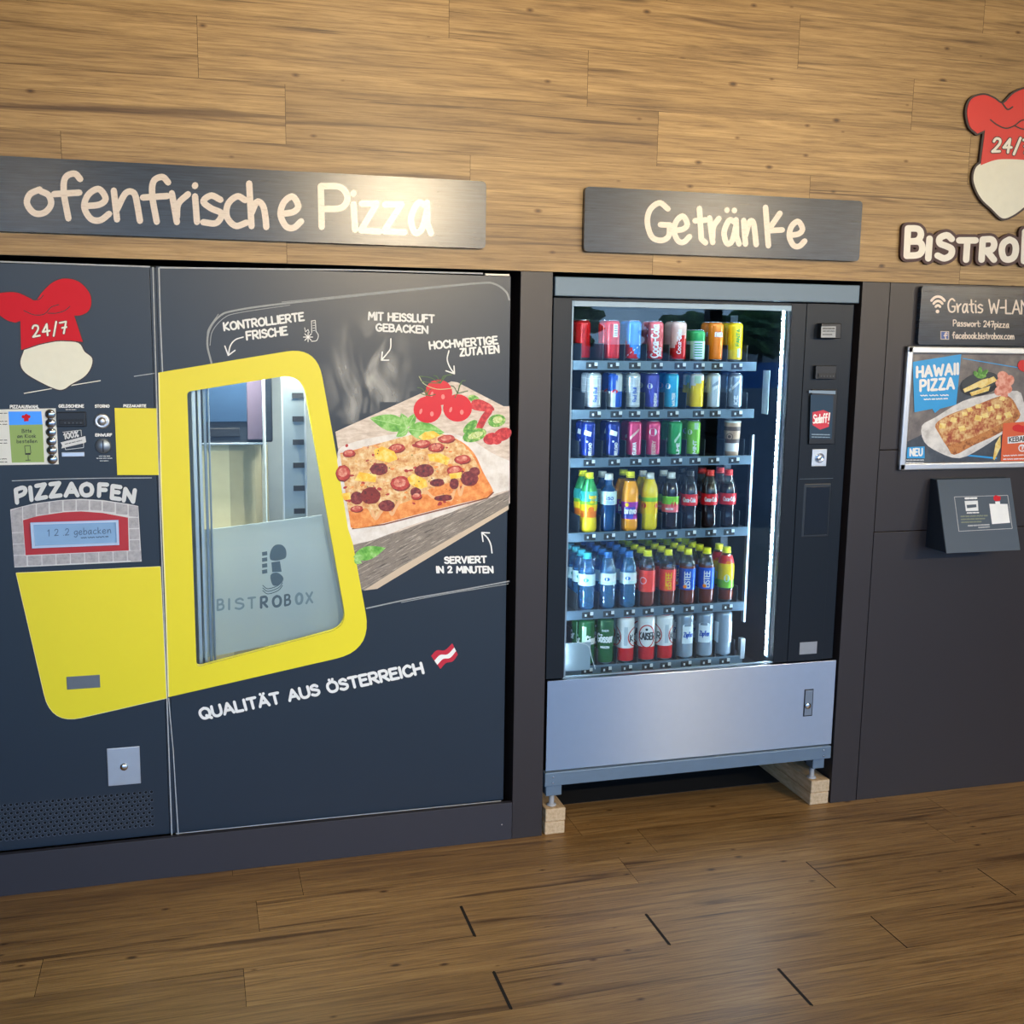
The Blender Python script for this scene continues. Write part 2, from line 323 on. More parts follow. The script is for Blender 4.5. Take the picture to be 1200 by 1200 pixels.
class Print:
    """flat artwork and lettering: shapes in a 2-D frame, carried onto a surface by a map"""
    def __init__(s, fmap): s.m = fmap; s.v = []; s.f = []; s.mi = []; s.mats = []
    def idx(s, m):
        if m not in s.mats: s.mats.append(m)
        return s.mats.index(m)
    def poly(s, pts, m, l=.0006, base=None):
        i = s.idx(m); b = len(s.v); n = len(pts); s.k = (getattr(s, 'k', 0) + 1) % 41; l = l + s.k * 7e-6
        s.v += [s.m(p[0], p[1], l) for p in pts]; s.f.append(list(range(b, b + n))); s.mi.append(i)
        if base is not None:
            c = len(s.v); s.v += [s.m(p[0], p[1], base) for p in pts]
            for k in range(n): s.f.append([b + k, b + (k + 1) % n, c + (k + 1) % n, c + k]); s.mi.append(i)
        return s
    def holed(s, outer, inner, m, l=.0006, reveal=None, mr=None):
        tri = tessellate_polygon([[Vector((p[0], p[1], 0)) for p in outer], [Vector((p[0], p[1], 0)) for p in inner]])
        al = list(outer) + list(inner); b = len(s.v); s.v += [s.m(p[0], p[1], l) for p in al]
        for t in tri: s.f.append([b + k for k in t]); s.mi.append(s.idx(m))
        if reveal is not None:
            n = len(inner); c = len(s.v); s.v += [s.m(p[0], p[1], l) for p in inner]; d = len(s.v); s.v += [s.m(p[0], p[1], reveal) for p in inner]
            for k in range(n): s.f.append([c + k, c + (k + 1) % n, d + (k + 1) % n, d + k]); s.mi.append(s.idx(mr or m))
        return s
    def disc(s, c, r, m, l=.0006, n=16, ry=None, rot=0, base=None):
        ry = ry or r; cr_, sr = math.cos(rot), math.sin(rot); P = []
        for k in range(n):
            x = r * math.cos(2 * math.pi * k / n); y = ry * math.sin(2 * math.pi * k / n); P.append((c[0] + x * cr_ - y * sr, c[1] + x * sr + y * cr_))
        return s.poly(P, m, l, base)
    def stroke(s, pts, w, m, l=.0006, caps=8, base=None):
        if caps: s.disc(pts[0], w / 2, m, l, caps, None, 0, base)
        for a, b in zip(pts, pts[1:]):
            dx, dy = b[0] - a[0], b[1] - a[1]; L = math.hypot(dx, dy)
            if L < 1e-9: continue
            nx, ny = -dy / L * w / 2, dx / L * w / 2
            s.poly([(a[0] + nx, a[1] + ny), (b[0] + nx, b[1] + ny), (b[0] - nx, b[1] - ny), (a[0] - nx, a[1] - ny)], m, l, base)
            if caps: s.disc(b, w / 2, m, l, caps, None, 0, base)
        return s
    def text(s, t, p0, p1, top, w, m, l=.0006, gap=.2, sub=4, caps=8, bow=0.0, base=None, wob=0.0, caps2=1.0):
        """p0/p1 baseline start and end, top: point at cap height above p0"""
        adv = []; x = 0
        for ch in t:
            adv.append(x); x += glyph(ch, 2)[0] * (caps2 if ch.isupper() and adv[:-1] else 1) + gap
        tot = x - gap
        ex = (Vector(p1) - Vector(p0)) / tot; ey = Vector(top) - Vector(p0)
        for ch, ax in zip(t, adv):
            jit = (random.random() - .5) * wob
            for st in glyph(ch, sub)[1]:
                pts = []
                for gx, gy in st:
                    u = ax + gx; q = Vector(p0) + ex * u + ey * (gy + jit + bow * 4 * (u / tot) * (1 - u / tot)); pts.append(tuple(q))
                s.stroke(pts, w, m, l, caps, base)
        return s
    def scribble(s, a, b, w, m, l=.0006, words=3):
        """an illegible line of small print"""
        A, B = Vector(a), Vector(b); t = 0
        while t < 1:
            e = min(1, t + random.uniform(.5, 1.2) / words * .8)
            n = 5; d = (B - A); pn = Vector((-d.y, d.x)).normalized() * w * .35
            s.stroke([tuple(A + d * (t + (e - t) * k / n) + pn * (1 if k % 2 else -1)) for k in range(n + 1)], w * .7, m, l, 0); t = e + .12 / words
        return s
    def build(s, name, parent=None, root=None, fade=None):
        org = ROOTPOS[root.name] if root is not None else Vector((0, 0, 0))
        me = bpy.data.meshes.new(name); me.from_pydata([tuple(Vector(v) - org) for v in s.v], [], s.f)
        for m in s.mats: me.materials.append(m)
        me.polygons.foreach_set('material_index', s.mi); me.update()
        return link(name, me, parent)
def wallmap(Y):
    return lambda x, y, l: (lambda p: Vector((p.x, Y - l, p.z)))(W(x, y, Y))

# ------------------------------------------------------------------ the room
def plank_surface(name, rects, to3d, m, base, gap_end, gap_row):
    """rects: (a0, a1, b0, b1, pid); each plank a face with its own random number, over a dark base"""
    v = []; f = []; pid = []
    for a0, a1, b0, b1, p, ge in rects:
        b = len(v); v += [to3d(a0 + ge, b0 + gap_row, 0), to3d(a1 - ge, b0 + gap_row, 0), to3d(a1 - ge, b1 - gap_row, 0), to3d(a0 + ge, b1 - gap_row, 0)]
        f.append((b, b + 1, b + 2, b + 3)); pid.append(p)
    n = len(f)
    me = bpy.data.meshes.new(name)
    a0 = min(r[0] for r in rects); a1 = max(r[1] for r in rects); b0 = min(r[2] for r in rects); b1 = max(r[3] for r in rects)
    b = len(v); v += [to3d(x, y, d) for d in (.0012, .02) for x, y in ((a0, b0), (a1, b0), (a1, b1), (a0, b1))]
    f += [(b, b + 1, b + 2, b + 3), (b + 7, b + 6, b + 5, b + 4)] + [(b + k, b + 4 + k, b + 4 + (k + 1) % 4, b + (k + 1) % 4) for k in range(4)]
    me.from_pydata(v, [], f); me.materials.append(m); me.materials.append(base)
    at = me.attributes.new('pid', 'FLOAT', 'FACE')
    at.data.foreach_set('value', pid + [0.0] * (len(f) - n))
    me.polygons.foreach_set('material_index', [0] * n + [1] * (len(f) - n)); me.update()
    return link(name, me)
GAPM = mat('plank_gap', '#1a120b', .9)
X0, X1, ZC = -4.2, 5.6, 3.10; YF = -5.4
ZB = 1.984
rows = [(ZB, 2.165, .353), (2.165, 2.34, -.286), (2.34, 2.515, .356), (2.515, 2.689, .104), (2.689, 2.864, -.358), (2.864, 3.04, .372), (3.04, ZC, 0)]
rects = []
for z0, z1, off in rows:
    k = math.floor((X0 - off) / 1.2205)
    x = off + k * 1.2205
    while x < X1:
        rects.append((max(x, X0), min(x + 1.2205, X1), z0, z1, random.random(), .0006)); x += 1.2205
wb = plank_surface('wall_back', rects, lambda a, b, d: (a, -.002 + d, b), WALLW, GAPM, 0, .0002); wb['kind'] = 'structure'
PITCH = .1885; rects = []
jo = {0: (-.866, .001), 1: (-1.014, .0007), 2: (-.396, .003), 3: (.151, .003), 4: (-.39, .003), 5: (.401, .003)}
thin = {1: [.2175]}
y1 = -.036
frows = []
yy = -.036 + PITCH * 6; r = -6
while yy > YF - .2:
    frows.append((yy - PITCH, yy, r)); yy -= PITCH; r += 1
for y0, y1_, r in frows:
    if r in jo: off, ge = jo[r]
    else: off, ge = random.uniform(-.6, .6), .0006
    if r == 0: off = .354
    k = math.floor((X0 - off) / 1.2205); x = off + k * 1.2205
    while x < X1:
        rects.append((max(x, X0), min(x + 1.2205, X1), y0, y1_, random.random(), ge if r > 1 and abs(x - off) < .01 else .0006)); x += 1.2205
# wide gaps: split so that the open joint lies on the named joint only
fl = plank_surface('floor', rects, lambda a, b, d: (a, b, -d), FLOORW, GAPM, 0, .0003); fl['kind'] = 'structure'
fg = MB()
for r_, (x, ge) in jo.items():
    if ge > .002: fg.box(x - .0045, x + .0045, -.036 - PITCH * r_ - PITCH + .004, -.036 - PITCH * r_ - .004, -.0005, .0008, GAPM)
fgo = fg.build('trim_1'); tag(fgo, kind='structure')
MATT = mat('matt_ceiling', '#a8a296', .9); SIDEW = mat('side_plaster', '#6f665c', .9)
def struct(name, mb): o = mb.build(name); o['kind'] = 'structure'; return o
struct('ceiling', MB().box(X0, X1, YF, .1, ZC, ZC + .05, MATT))
struct('wall_left', MB().box(X0 - .05, X0, YF, 1.0, 0, ZC, SIDEW))
struct('wall_right', MB().box(X1, X1 + .05, YF, 1.0, 0, ZC, SIDEW))
fw = MB()
fw.box(X0, X1, YF - .12, YF, 2.72, ZC, SIDEW)
for x in (X0, -2.2, .6, 3.2, X1 - .12): fw.box(x, x + .12, YF - .12, YF, 0, 2.72, mat('dark_mullion', '#24262a', .5))
struct('wall_front', fw)
nb = MB(); nb.box(X0, X1, 1.0, 1.03, 0, ZB, BLACKV); nb.box(X0, X1, .02, 1.0, ZB, ZB + .02, BLACKV)
struct('wall_rear', nb)
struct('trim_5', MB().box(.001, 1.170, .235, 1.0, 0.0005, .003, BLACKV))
# dark cladding: pillar, kick board, right-hand panels
struct('trim_2', MB().box(-.1115, 0, 0, .9, 0, ZB - .001, ANTH, .0012))
kb = MB().box(X0, -.1125, 0, .02, 0, .138, ANTHB, .001); kbo = struct('baseboard_left', kb)
MB().lathe([(.0035, 0), (.003, .002)], CHROME, 10, (-.150, -.0, .060), 'Y').build('screw', kbo)
struct('trim_3', MB().box(1.171, 1.284, 0, .9, 0, ZB - .001, ANTH, .0012))
rp = MB()
for z0, z1 in ((0, 1.062), (1.065, 1.372), (1.375, ZB - .001)): rp.box(1.2865, X1, .0, .03, z0, z1, ANTH, .001)
rp.box(1.2865, X1, .03, .035, 0, ZB - .002, BLACKV)
struct('trim_4', rp)

# ------------------------------------------------------------------ sign boards over the machines
def board_mat(name):
    m = spotted(name, '#121a25', ['#1f2936', '#2b3746'], .27, 9, (.3, .7), (1, 1, 22)); return m
BOARD = board_mat('stained_dark_board')
CHALKP = spotted('chalk_letters', '#d6c8b8', ['#dfd3c5', '#c8b7a6'], .28, 40, (.35, .7), (1, 1, 5))
def sign(name, x0, x1, z0, z1, label, txt):
    Y = -.004; t = thing(name, label, 'sign', ((x0 + x1) / 2, Y, z0))
    c = [(x0, z0), (x1, z0), (x1, z1), (x0, z1)]
    MB().prism(rounded(c, .016, 5), 'Y', -.024, Y, BOARD).build('board', t, t)
    P = Print(wallmap(-.024)); txt(P); P.build('lettering', t, t); return t
def t1(P):
    for ch, a, b, bl, cap in (('o', 32, 60, 250, 45), ('f', 64, 95, 255, 50), ('e', 99, 128, 257, 58), ('n', 134, 164, 257, 56), ('f', 168, 198, 259, 50), ('r', 202, 221, 260, 54), ('i', 228, 232, 260, 50), ('s', 237, 260, 262, 54),
                              ('c', 265, 289, 264, 56), ('h', 293, 312, 265, 50), ('e', 329, 353, 266, 58), ('P', 377, 408, 266, 48), ('i', 414, 417, 269, 50), ('z', 423, 445, 271, 56), ('z', 450, 474, 272, 56), ('a', 481, 505, 272, 56)):
        P.text(ch, (a, bl), (b, bl + (b - a) * .06), (a - 1, bl - cap), 7.5, CHALKP, .0007, 0, 5)
def t2(P):
    for ch, a, b, bl, cap in (('G', 759, 786, 281, 44), ('e', 790, 808, 283, 48), ('t', 815, 828, 284, 42), ('r', 832, 843, 284, 46), ('ä', 848, 866, 285, 44), ('n', 872, 886, 286, 46), ('ĸ', 898, 917, 287, 44), ('e', 925, 943, 288, 46)):
        P.text(ch, (a, bl), (b, bl + (b - a) * .05), (a - 1, bl - cap), 6.6, CHALKP, .0007, 0, 5)
sign('sign_board', -1.745, -.238, 2.049, 2.259, 'long dark sign board lettered ofenfrische Pizza above the pizza machine', t1)
sign('sign_board', .097, 1.134, 2.052, 2.260, 'shorter dark sign board lettered Getränke above the drinks machine', t2)

# ------------------------------------------------------------------ chef-hat sign and cut-out word sign on the wood
def hat_outline(cx, cy, k):
    """red hat outline in picture pixels, centred on the band"""
    pts = [(-29, 46), (-26, 0), (-33, 8), (-43, 4), (-48, -8), (-46, -24), (-34, -34), (-22, -30), (-10, -22), (2, -36), (18, -42), (34, -36), (44, -20), (42, -2), (30, 6), (27, 2), (35, 36)]
    return [(cx + x * k, cy + y * k) for x, y in pts]
Y = -.003
t = thing('chef_hat_sign', 'red chef hat cut-out with 24/7 over a plain cream plate on the wood wall', 'sign', (1.74, Y, 2.23))
P = Print(wallmap(Y))
hx = [(1147, 192), (1152, 153), (1143, 157), (1134, 148), (1131, 131), (1136, 117), (1150, 112), (1162, 116), (1173, 122), (1186, 110), (1204, 104), (1222, 110), (1233, 128), (1230, 148), (1216, 158), (1212, 154), (1216, 184), (1182, 181)]
hat = cr(hx[:2], False, 1) + cr(hx[2:15], False, 5) + hx[15:17] + cr([(1216, 190), (1200, 188), (1180, 187), (1164, 188), (1147, 194)], False, 4)
def grow(poly, k):
    cx = sum(p[0] for p in poly) / len(poly); cy = sum(p[1] for p in poly) / len(poly); out = []
    n = len(poly)
    area = sum(poly[i][0] * poly[(i + 1) % n][1] - poly[(i + 1) % n][0] * poly[i][1] for i in range(n)); sg = 1 if area > 0 else -1
    for i in range(n):
        a = Vector(poly[i - 1]); b = Vector(poly[(i + 1) % n]); d = (b - a)
        nn = Vector((d.y, -d.x)).normalized() * k * sg if d.length > 1e-6 else Vector((0, 0)); out.append((poly[i][0] + nn.x, poly[i][1] + nn.y))
    return out
def clean(poly):
    out = []
    for p in poly:
        if not out or math.hypot(p[0] - out[-1][0], p[1] - out[-1][1]) > .4: out.append(p)
    if math.hypot(out[0][0] - out[-1][0], out[0][1] - out[-1][1]) < .4: out.pop()
    return out
hat = clean(hat)
face = cr([(1147, 192), (1164, 187), (1182, 186), (1204, 189), (1213, 200), (1216, 216), (1212, 230), (1198, 243), (1184, 253), (1172, 256), (1160, 245), (1147, 232), (1139, 214), (1140, 200)], True, 4)
P.stroke(face + [face[0]], 4.6, DKBROWN, .010, 6, 0.0); P.stroke(hat + [hat[0]], 4.6, DKBROWN, .010, 6, 0.0)
P.build('edge', t, t)
P = Print(wallmap(Y)); P.poly(face, SKINP, .0105, 0.0); P.build('plain_plate', t, t)
P = Print(wallmap(Y)); P.poly(hat, RED, .0115, 0.0)
P.stroke(cr([(1158, 141), (1166, 147), (1176, 151), (1186, 148), (1194, 142), (1204, 140)], False, 4), 1.6, DKBROWN, .0122, 5)
P.stroke(cr([(1186, 148), (1196, 152), (1206, 150), (1212, 145)], False, 4), 1.6, DKBROWN, .0122, 5); P.stroke(cr([(1172, 122), (1178, 129), (1184, 126)], False, 4), 1.8, DKBROWN, .0122, 5)
P.text('24/7', (1160, 178.5), (1203, 180), (1162, 163), 5, DKBROWN, .0122, .24); P.text('24/7', (1160, 178.5), (1203, 180), (1162, 163), 3.0, CREAM, .0128, .24)
P.build('red_hat', t, t)
t = thing('word_sign', 'cream cut-out letters with maroon edge spelling BISTROBOX on the wood wall', 'sign', (1.75, -.003, 2.04))
L = [('B', 1060, 1078, 300, 268), ('I', 1084.5, 1086, 303, 280), ('S', 1096, 1112, 303, 276), ('T', 1120, 1139, 304.5, 282), ('R', 1147.5, 1162, 304.5, 281), ('O', 1170.5, 1187, 304.5, 281), ('B', 1197, 1215, 306, 272), ('O', 1223, 1240, 309, 284), ('X', 1249, 1264, 310, 284)]
P = Print(wallmap(-.003))
for ch, a, b, bl, tp in L: P.text(ch, (a, bl), (b, bl), (a + 1.5, tp), 14.5, MAROON, .012, 0, 4, 12, 0, 0.0)
P.build('backing', t, t)
P = Print(wallmap(-.003))
for ch, a, b, bl, tp in L: P.text(ch, (a, bl), (b, bl), (a + 1.5, tp), 7.6, CREAM, .0128, 0, 4, 12, 0, .012)
P.build('lettering', t, t)

# ------------------------------------------------------------------ Wi-Fi board, poster, wedge box on the right-hand panels
t = thing('wifi_sign', 'dark board with rounded corners lettered Gratis W-LAN above the framed poster', 'sign', (1.70, 0, 1.762))
MB().prism(rounded([(1.403, 1.762), (2.06, 1.762), (2.06, 1.974), (1.403, 1.974)], .014, 5), 'Y', -.020, 0.0, BOARD).build('board', t, t)
P = Print(wallmap(-.020))
for r_, w_ in ((4.5, 3), (9, 3), (13.5, 3)):
    c = (1099, 363); P.stroke([(c[0] + r_ * math.sin(a) * .78, c[1] - r_ * math.cos(a) * 1.15) for a in [(-.82 + 1.64 * k / 8) for k in range(9)]], w_, CHALKP, .0007, 6)
P.disc((1098.5, 365), 2.2, CHALKP, .0007, 10)
P.text('Gratis W-LAN', (1111, 365.5), (1205, 368), (1111, 350), 1.9, CHALKP, .0007, .14, 4)
P.text('Passwort: 247pizza', (1117, 382), (1182, 384), (1117, 375), 1.2, CHALKP, .0007, .16, 3, 6)
P.text('facebook.bistrobox.com', (1116, 396.5), (1188, 397.5), (1116, 389.5), 1.25, CHALKP, .0007, .16, 3, 6)
FB = mat('icon_blue', '#3b5a9c', .5)
P.poly([(1102, 388), (1112, 388.3), (1112, 398), (1102, 397.8)], CHALKP, .0007); P.poly([(1102.8, 388.8), (1111.2, 389), (1111.2, 397.2), (1102.8, 397)], FB, .001); P.text('f', (1106, 397), (1109.6, 397), (1106, 390.4), 1.4, CHALKP, .0014, 0, 4)
P.build('lettering', t, t)

t = thing('poster_frame', 'silver snap frame with a Hawaii Pizza poster on the dark panel', 'poster', (1.68, 0, 1.295))
fx0, fx1, fz0, fz1 = 1.364, 2.02, 1.296, 1.757
m = MB()
for x0, x1, z0, z1 in ((fx0, fx0 + .028, fz0, fz1), (fx1 - .028, fx1, fz0, fz1), (fx0, fx1, fz0, fz0 + .028), (fx0, fx1, fz1 - .028, fz1)): m.box(x0, x1, -.018, 0, z0, z1, ALU, .006, 3)
m.build('frame', t, t)
MB().box(fx0 + .02, fx1 - .02, -.006, -.001, fz0 + .02, fz1 - .02, mat('poster_back', '#777777', .6)).build('backing', t, t)
P = Print(wallmap(-.006))
PBG = spotted('poster_grey', '#645f60', ['#756f6d', '#868079'], .35, 18, (.35, .65)); PDK = spotted('poster_dark', '#39404a', ['#444c57', '#525a63'], .35, 14, (.35, .65))
PBLUE = mat('poster_blue', '#2f9fe0', .35); PW = mat('poster_white', '#eef0ee', .4); PAPER = spotted('baking_paper', '#bdbab6', ['#d6d4d0', '#e6e4e0'], .4, 22, (.35, .62))
CR1 = spotted('poster_crust', '#b8703a', ['#cd8a4c', '#8e4f28'], .4, 60, (.35, .62)); TOP1 = spotted('poster_topping', '#9a3f2c', ['#b9683f', '#d8a96c', '#e2c28c'], .4, 48, (.34, .64)); PINE = spotted('pineapple', '#e4bd5c', ['#efd37e', '#f3e09a'], .4, 50, (.4, .6))
HAM = spotted('ham_pink', '#d2705a', ['#e08f78', '#eeb09a'], .4, 45, (.4, .6)); BOWL = mat('bowl_black', '#23282e', .3); LEAF = spotted('leaf_green', '#3f7d2c', ['#5c9a3e', '#86bd5e'], .4, 60, (.4, .62)); ORG = mat('poster_orange', '#e0653a', .4)
P.poly([(1063, 411), (1290, 414), (1290, 546), (1056, 545)], PBG, .0004)
P.poly([(1058, 520), (1100, 500), (1200, 470), (1290, 470), (1290, 546), (1056, 545)], PDK, .0008)
P.poly([(1118, 462), (1128, 445), (1140, 445), (1138, 470), (1122, 480)], PDK, .0008)
P.stroke([(1128, 420), (1200, 432)], 1.0, PBLUE, .001, 0)
P.poly([(1128, 532), (1168, 536), (1168, 538), (1128, 534)], PBLUE, .001)
P.poly(cr([(1080, 499), (1096, 489), (1128, 470), (1160, 462), (1192, 458), (1199, 470), (1204, 492), (1180, 505), (1150, 525), (1124, 537), (1100, 530), (1083, 518)], True, 3), PAPER, .0012)
P.poly(cr([(1096, 497), (1112, 486), (1140, 476), (1172, 464), (1184, 466), (1192, 478), (1194, 490), (1170, 508), (1140, 522), (1118, 533), (1110, 524), (1100, 508)], True, 3), CR1, .0016)
P.poly(cr([(1098, 496), (1114, 486), (1142, 476), (1174, 465), (1184, 470), (1190, 484), (1170, 498), (1140, 512), (1110, 521), (1102, 508)], True, 3), TOP1, .002)
for x, y, s in ((1104, 499, 5), (1117, 492, 4.5), (1130, 485, 4), (1127, 502, 5), (1136, 480, 4), (1146, 490, 5.5), (1154, 487, 4.5), (1146, 476, 4), (1160, 479, 4.5), (1168, 476, 4), (1174, 467, 4), (1181, 486, 5), (1170, 489, 4)):
    a = random.uniform(-.5, .3); q = [(x + s * math.cos(a + k * 1.571 + .785) * 1.1, y + s * math.sin(a + k * 1.571 + .785) * .85) for k in range(4)]; P.poly(q, PINE, .0024)
P.disc((1148, 450.5), 24, BOWL, .0016, 24, 13, -.22); P.disc((1148, 447), 22, mat('bowl_in', '#343b42', .4), .002, 24, 10.5, -.22)
for q in ([(1128, 456), (1150, 445), (1158, 443), (1150, 452), (1130, 460)], [(1138, 452), (1164, 441), (1168, 446), (1150, 455)], [(1136, 460), (1160, 452), (1158, 458), (1138, 464)]): P.poly(q, PINE, .0024)
for x, y, a in ((1148, 435, 1.5), (1153, 437, .7), (1144, 439, 2.3), (1150, 441, .1)): P.disc((x, y), 5.5, LEAF, .0028, 10, 2.6, -a)
for x, y, rx, ry in ((1175, 441, 7, 6), (1182, 446, 6, 7), (1172, 449, 6, 6), (1179, 455, 7, 6), (1176, 462, 5, 4), (1170, 458, 5, 6)): P.disc((x, y), rx, HAM, .002 + x * 1e-7, 12, ry, .5)
P.poly([(1069, 424), (1126, 415), (1125, 424), (1120, 474), (1101, 479), (1095, 484), (1092, 479), (1071, 483)], PBLUE, .0028)
P.text('HAWAII', (1074, 442), (1122, 438), (1074, 430), 3.0, PW, .0034, .24, 3, 6); P.text('PIZZA', (1078, 458), (1117, 455), (1078, 446), 3.0, PW, .0034, .26, 3, 6)
P.scribble((1078, 463.5), (1113, 463), 1.6, PW, .0034, 2); P.scribble((1082, 468), (1110, 467), 1.6, PW, .0034, 3)
P.poly([(1063, 524), (1083, 523), (1083, 537), (1062, 537)], PBLUE, .0028); P.text('NEU', (1066, 534), (1080, 533.5), (1066, 526), 1.9, PW, .0034, .28, 3, 6); P.scribble((1060, 539), (1082, 539), 1.1, PW, .0034, 4); P.scribble((1060, 542), (1082, 542), 1.1, PW, .0034, 4)
P.poly([(1175, 496), (1215, 493), (1215, 540), (1172, 541)], ORG, .0028); P.poly([(1180, 512), (1216, 508), (1216, 517), (1180, 520)], PW, .0034); P.text('KEBAP STYLE', (1182, 518), (1224, 514.5), (1182, 512.5), 1.0, BLK, .004, .2, 3, 6)
P.poly(cr([(1188, 505), (1186, 500), (1192, 497), (1198, 499), (1204, 497), (1206, 503), (1204, 507)], True, 3), RED, .0034); P.disc((1197, 525), 4.5, PW, .0034, 12); P.disc((1197, 525), 3.2, ORG, .0038, 12); P.text('7', (1195.6, 527), (1198.4, 527), (1195.6, 522.6), .9, PW, .0042, 0, 3, 5); P.scribble((1175, 534), (1200, 533), 1.4, PW, .0034, 3); P.scribble((1175, 538), (1200, 537.5), 1.4, PW, .0034, 3)
P.poly([(1163, 538), (1166, 520), (1172, 510), (1172, 524), (1165, 539)], PINE, .0026)
P.poly(cr([(1194, 433), (1192, 427), (1196, 422), (1204, 424), (1208, 432), (1204, 437)], True, 3), RED, .0028)
P.build('poster_print', t, t)

t = thing('wedge_box', 'slate wedge box with a sloping front and small white print, under the framed poster', 'box', (1.68, 0, 1.0))
wz0, wz1 = .998, 1.262; wx0, wx1 = 1.516, 1.842; d0, d1 = .125, .038
WEDGE = mat('wedge_slate', '#31475a', .5, 0, .05, 9); WSIDE = mat('wedge_side', '#1c2632', .5)
MB().prism([(0, wz0), (0, wz1), (-d1, wz1), (-d0, wz0)], 'X', wx0, wx1, WEDGE).build('body', t, t)
MB().prism([(.0, wz0 + .002), (0, wz1 - .002), (-d1 + .002, wz1 - .002), (-d0 + .004, wz0 + .002)], 'X', wx0 - .0015, wx0 + .001, WSIDE).build('side_cheek', t, t)
sl = (d0 - d1) / (wz1 - wz0)
def wedge(u, v, l): z = wz0 + v * (wz1 - wz0); return Vector((wx0 + u * (wx1 - wx0), -(d0 - sl * (z - wz0)) - l, z))
P = Print(wedge)
P.stroke([(.20, .29), (.93, .30), (.93, .76), (.20, .76), (.20, .29)], .008, LINEW, .0006, 0)
P.poly([(.33, .56), (.5, .56), (.51, .70), (.33, .70)], CHALK, .0006); P.poly([(.35, .60), (.48, .61), (.48, .65), (.35, .645)], WEDGE, .0009)
P.scribble((.34, .735), (.5, .735), .03, CHALK, .0006, 2); P.scribble((.34, .535), (.5, .535), .02, CHALK, .0006, 2)
for k in range(3): P.scribble((.25, .49 - .04 * k), (.62 - .05 * k, .49 - .04 * k), .022, mat('dim_print', '#75806f', .6), .0006, 4)
P.scribble((.33, .36), (.62, .365), .022, LINEW, .0006, 4); P.scribble((.47, .33), (.62, .335), .018, LINEW, .0006, 3)
P.poly([(.66, .37), (.91, .38), (.91, .64), (.66, .65)], PW, .0006); P.poly([(.745, .64), (.81, .64), (.81, .68), (.745, .68)], PW, .0006); P.poly(cr([(.74, .69), (.73, .74), (.76, .765), (.80, .755), (.83, .74), (.81, .69)], True, 3), REDP, .0008)
P.build('printing', t, t)
#PART2
# ------------------------------------------------------------------ pizza vending machine
YP = .03
PM = thing('pizza_vending_machine', 'wide dark slate pizza vending machine with a yellow framed window and chef hat print', 'vending machine', (-1.2, YP, .138))
def pxz(x, y, Y=YP): p = W(x, y, Y); return p.x, p.z
# carcass around the oven chamber
m = MB(); m.box(-2.0, -1.98, YP + .03, .85, .14, 1.968, BLACKV); m.box(-.165, -.145, YP + .026, .85, .14, 1.968, BLACKV)
m.box(-1.98, -.165, YP + .026, .85, 1.945, 1.968, BLACKV); m.box(-1.98, -.165, YP + .026, .85, .14, .16, BLACKV); m.box(-1.98, -.165, .85, .87, .14, 1.968, BLACKV)
m.build('cabinet', PM, PM)
# control panel (left leaf)
cx0, cx1, cz0, cz1 = -2.0, -1.2755, .139, 1.962
cp = MB().box(cx0, cx1, YP, YP + .025, cz0, cz1, SLATE, .0008).build('control_panel', PM, PM)
P = Print(wallmap(YP))
P.stroke([(179.2, 313), (181, 378), (185.2, 520), (191, 690), (201.5, 979)], 1.3, LINEW, .0005, 0)
P.stroke([(0, 306.6), (176, 312.6)], 1.8, LINEW, .0005, 0)
P.build('worn_edging', cp, PM)
# yellow lower field and card panel
P = Print(wallmap(YP))
low = rounded([(19, 671.5), (187.8, 664), (195, 818), (60, 849)], [0, 0, 0, 36], 8)
P.poly(low, YEL, .0007); P.stroke(low + [low[0]], 1.0, mat('pale_yellow_edge', '#f2efb0', .5), .0006, 0); P.build('yellow_field', cp, PM)
P = Print(wallmap(YP)); P.poly([(134.3, 478), (183.3, 478.5), (186, 556.5), (137.5, 556.5)], YEL, .004, 0.0); P.build('card_panel', cp, PM)
# emblem: red hat with 24/7, plain cream plate
P = Print(wallmap(YP))
fc = cr([(27, 414), (32, 406), (50, 400.5), (72, 399), (92, 402), (99, 412), (108, 420), (106, 432), (98, 442), (84, 450), (75, 456), (66, 456), (48, 448), (30, 437), (24, 426)], True, 4)
P.stroke(fc + [fc[0]], 2.6, DKBROWN, .0005, 6); P.poly(fc, SKINP, .0008)
P.build('plain_plate', cp, PM)
P = Print(wallmap(YP))
ht = clean(cr([(25, 410), (24, 376)], False, 1) + cr([(18, 378), (8, 375), (-4, 366), (-12, 355), (-8, 346), (4, 343), (20, 343), (34, 349), (42, 352), (50, 342), (62, 331), (76, 326.5), (92, 330), (104, 342), (107, 354), (104, 364), (96, 369), (87, 370)], False, 4) + [(97, 400.5)] + cr([(82, 399), (66, 399), (46, 403)], False, 3))
P.stroke(ht + [ht[0]], 2.4, DKBROWN, .0012, 6); P.poly(ht, REDP, .0016)
for q in ([(28, 364), (40, 369), (52, 368), (60, 360), (69, 357)], [(56, 367), (66, 367), (76, 364), (82, 359)], [(38, 351), (46, 351), (51, 346)]): P.stroke(cr(q, False, 4), 1.0, DKBROWN, .002, 5)
P.text('24/7', (39, 395), (79, 390), (37.5, 382), 3.4, DKBROWN, .002, .26, 4); P.text('24/7', (39, 395), (79, 390), (37.5, 382), 2.2, CREAM, .0024, .26, 4)
P.build('chef_hat_emblem', cp, PM)
P = Print(wallmap(YP))
P.stroke([(28, 461), (60, 455.5), (118, 446)], 1.0, CREAM, .0005, 0); P.stroke([(157, 441), (181, 437.5)], .9, LINEW, .0005, 0)
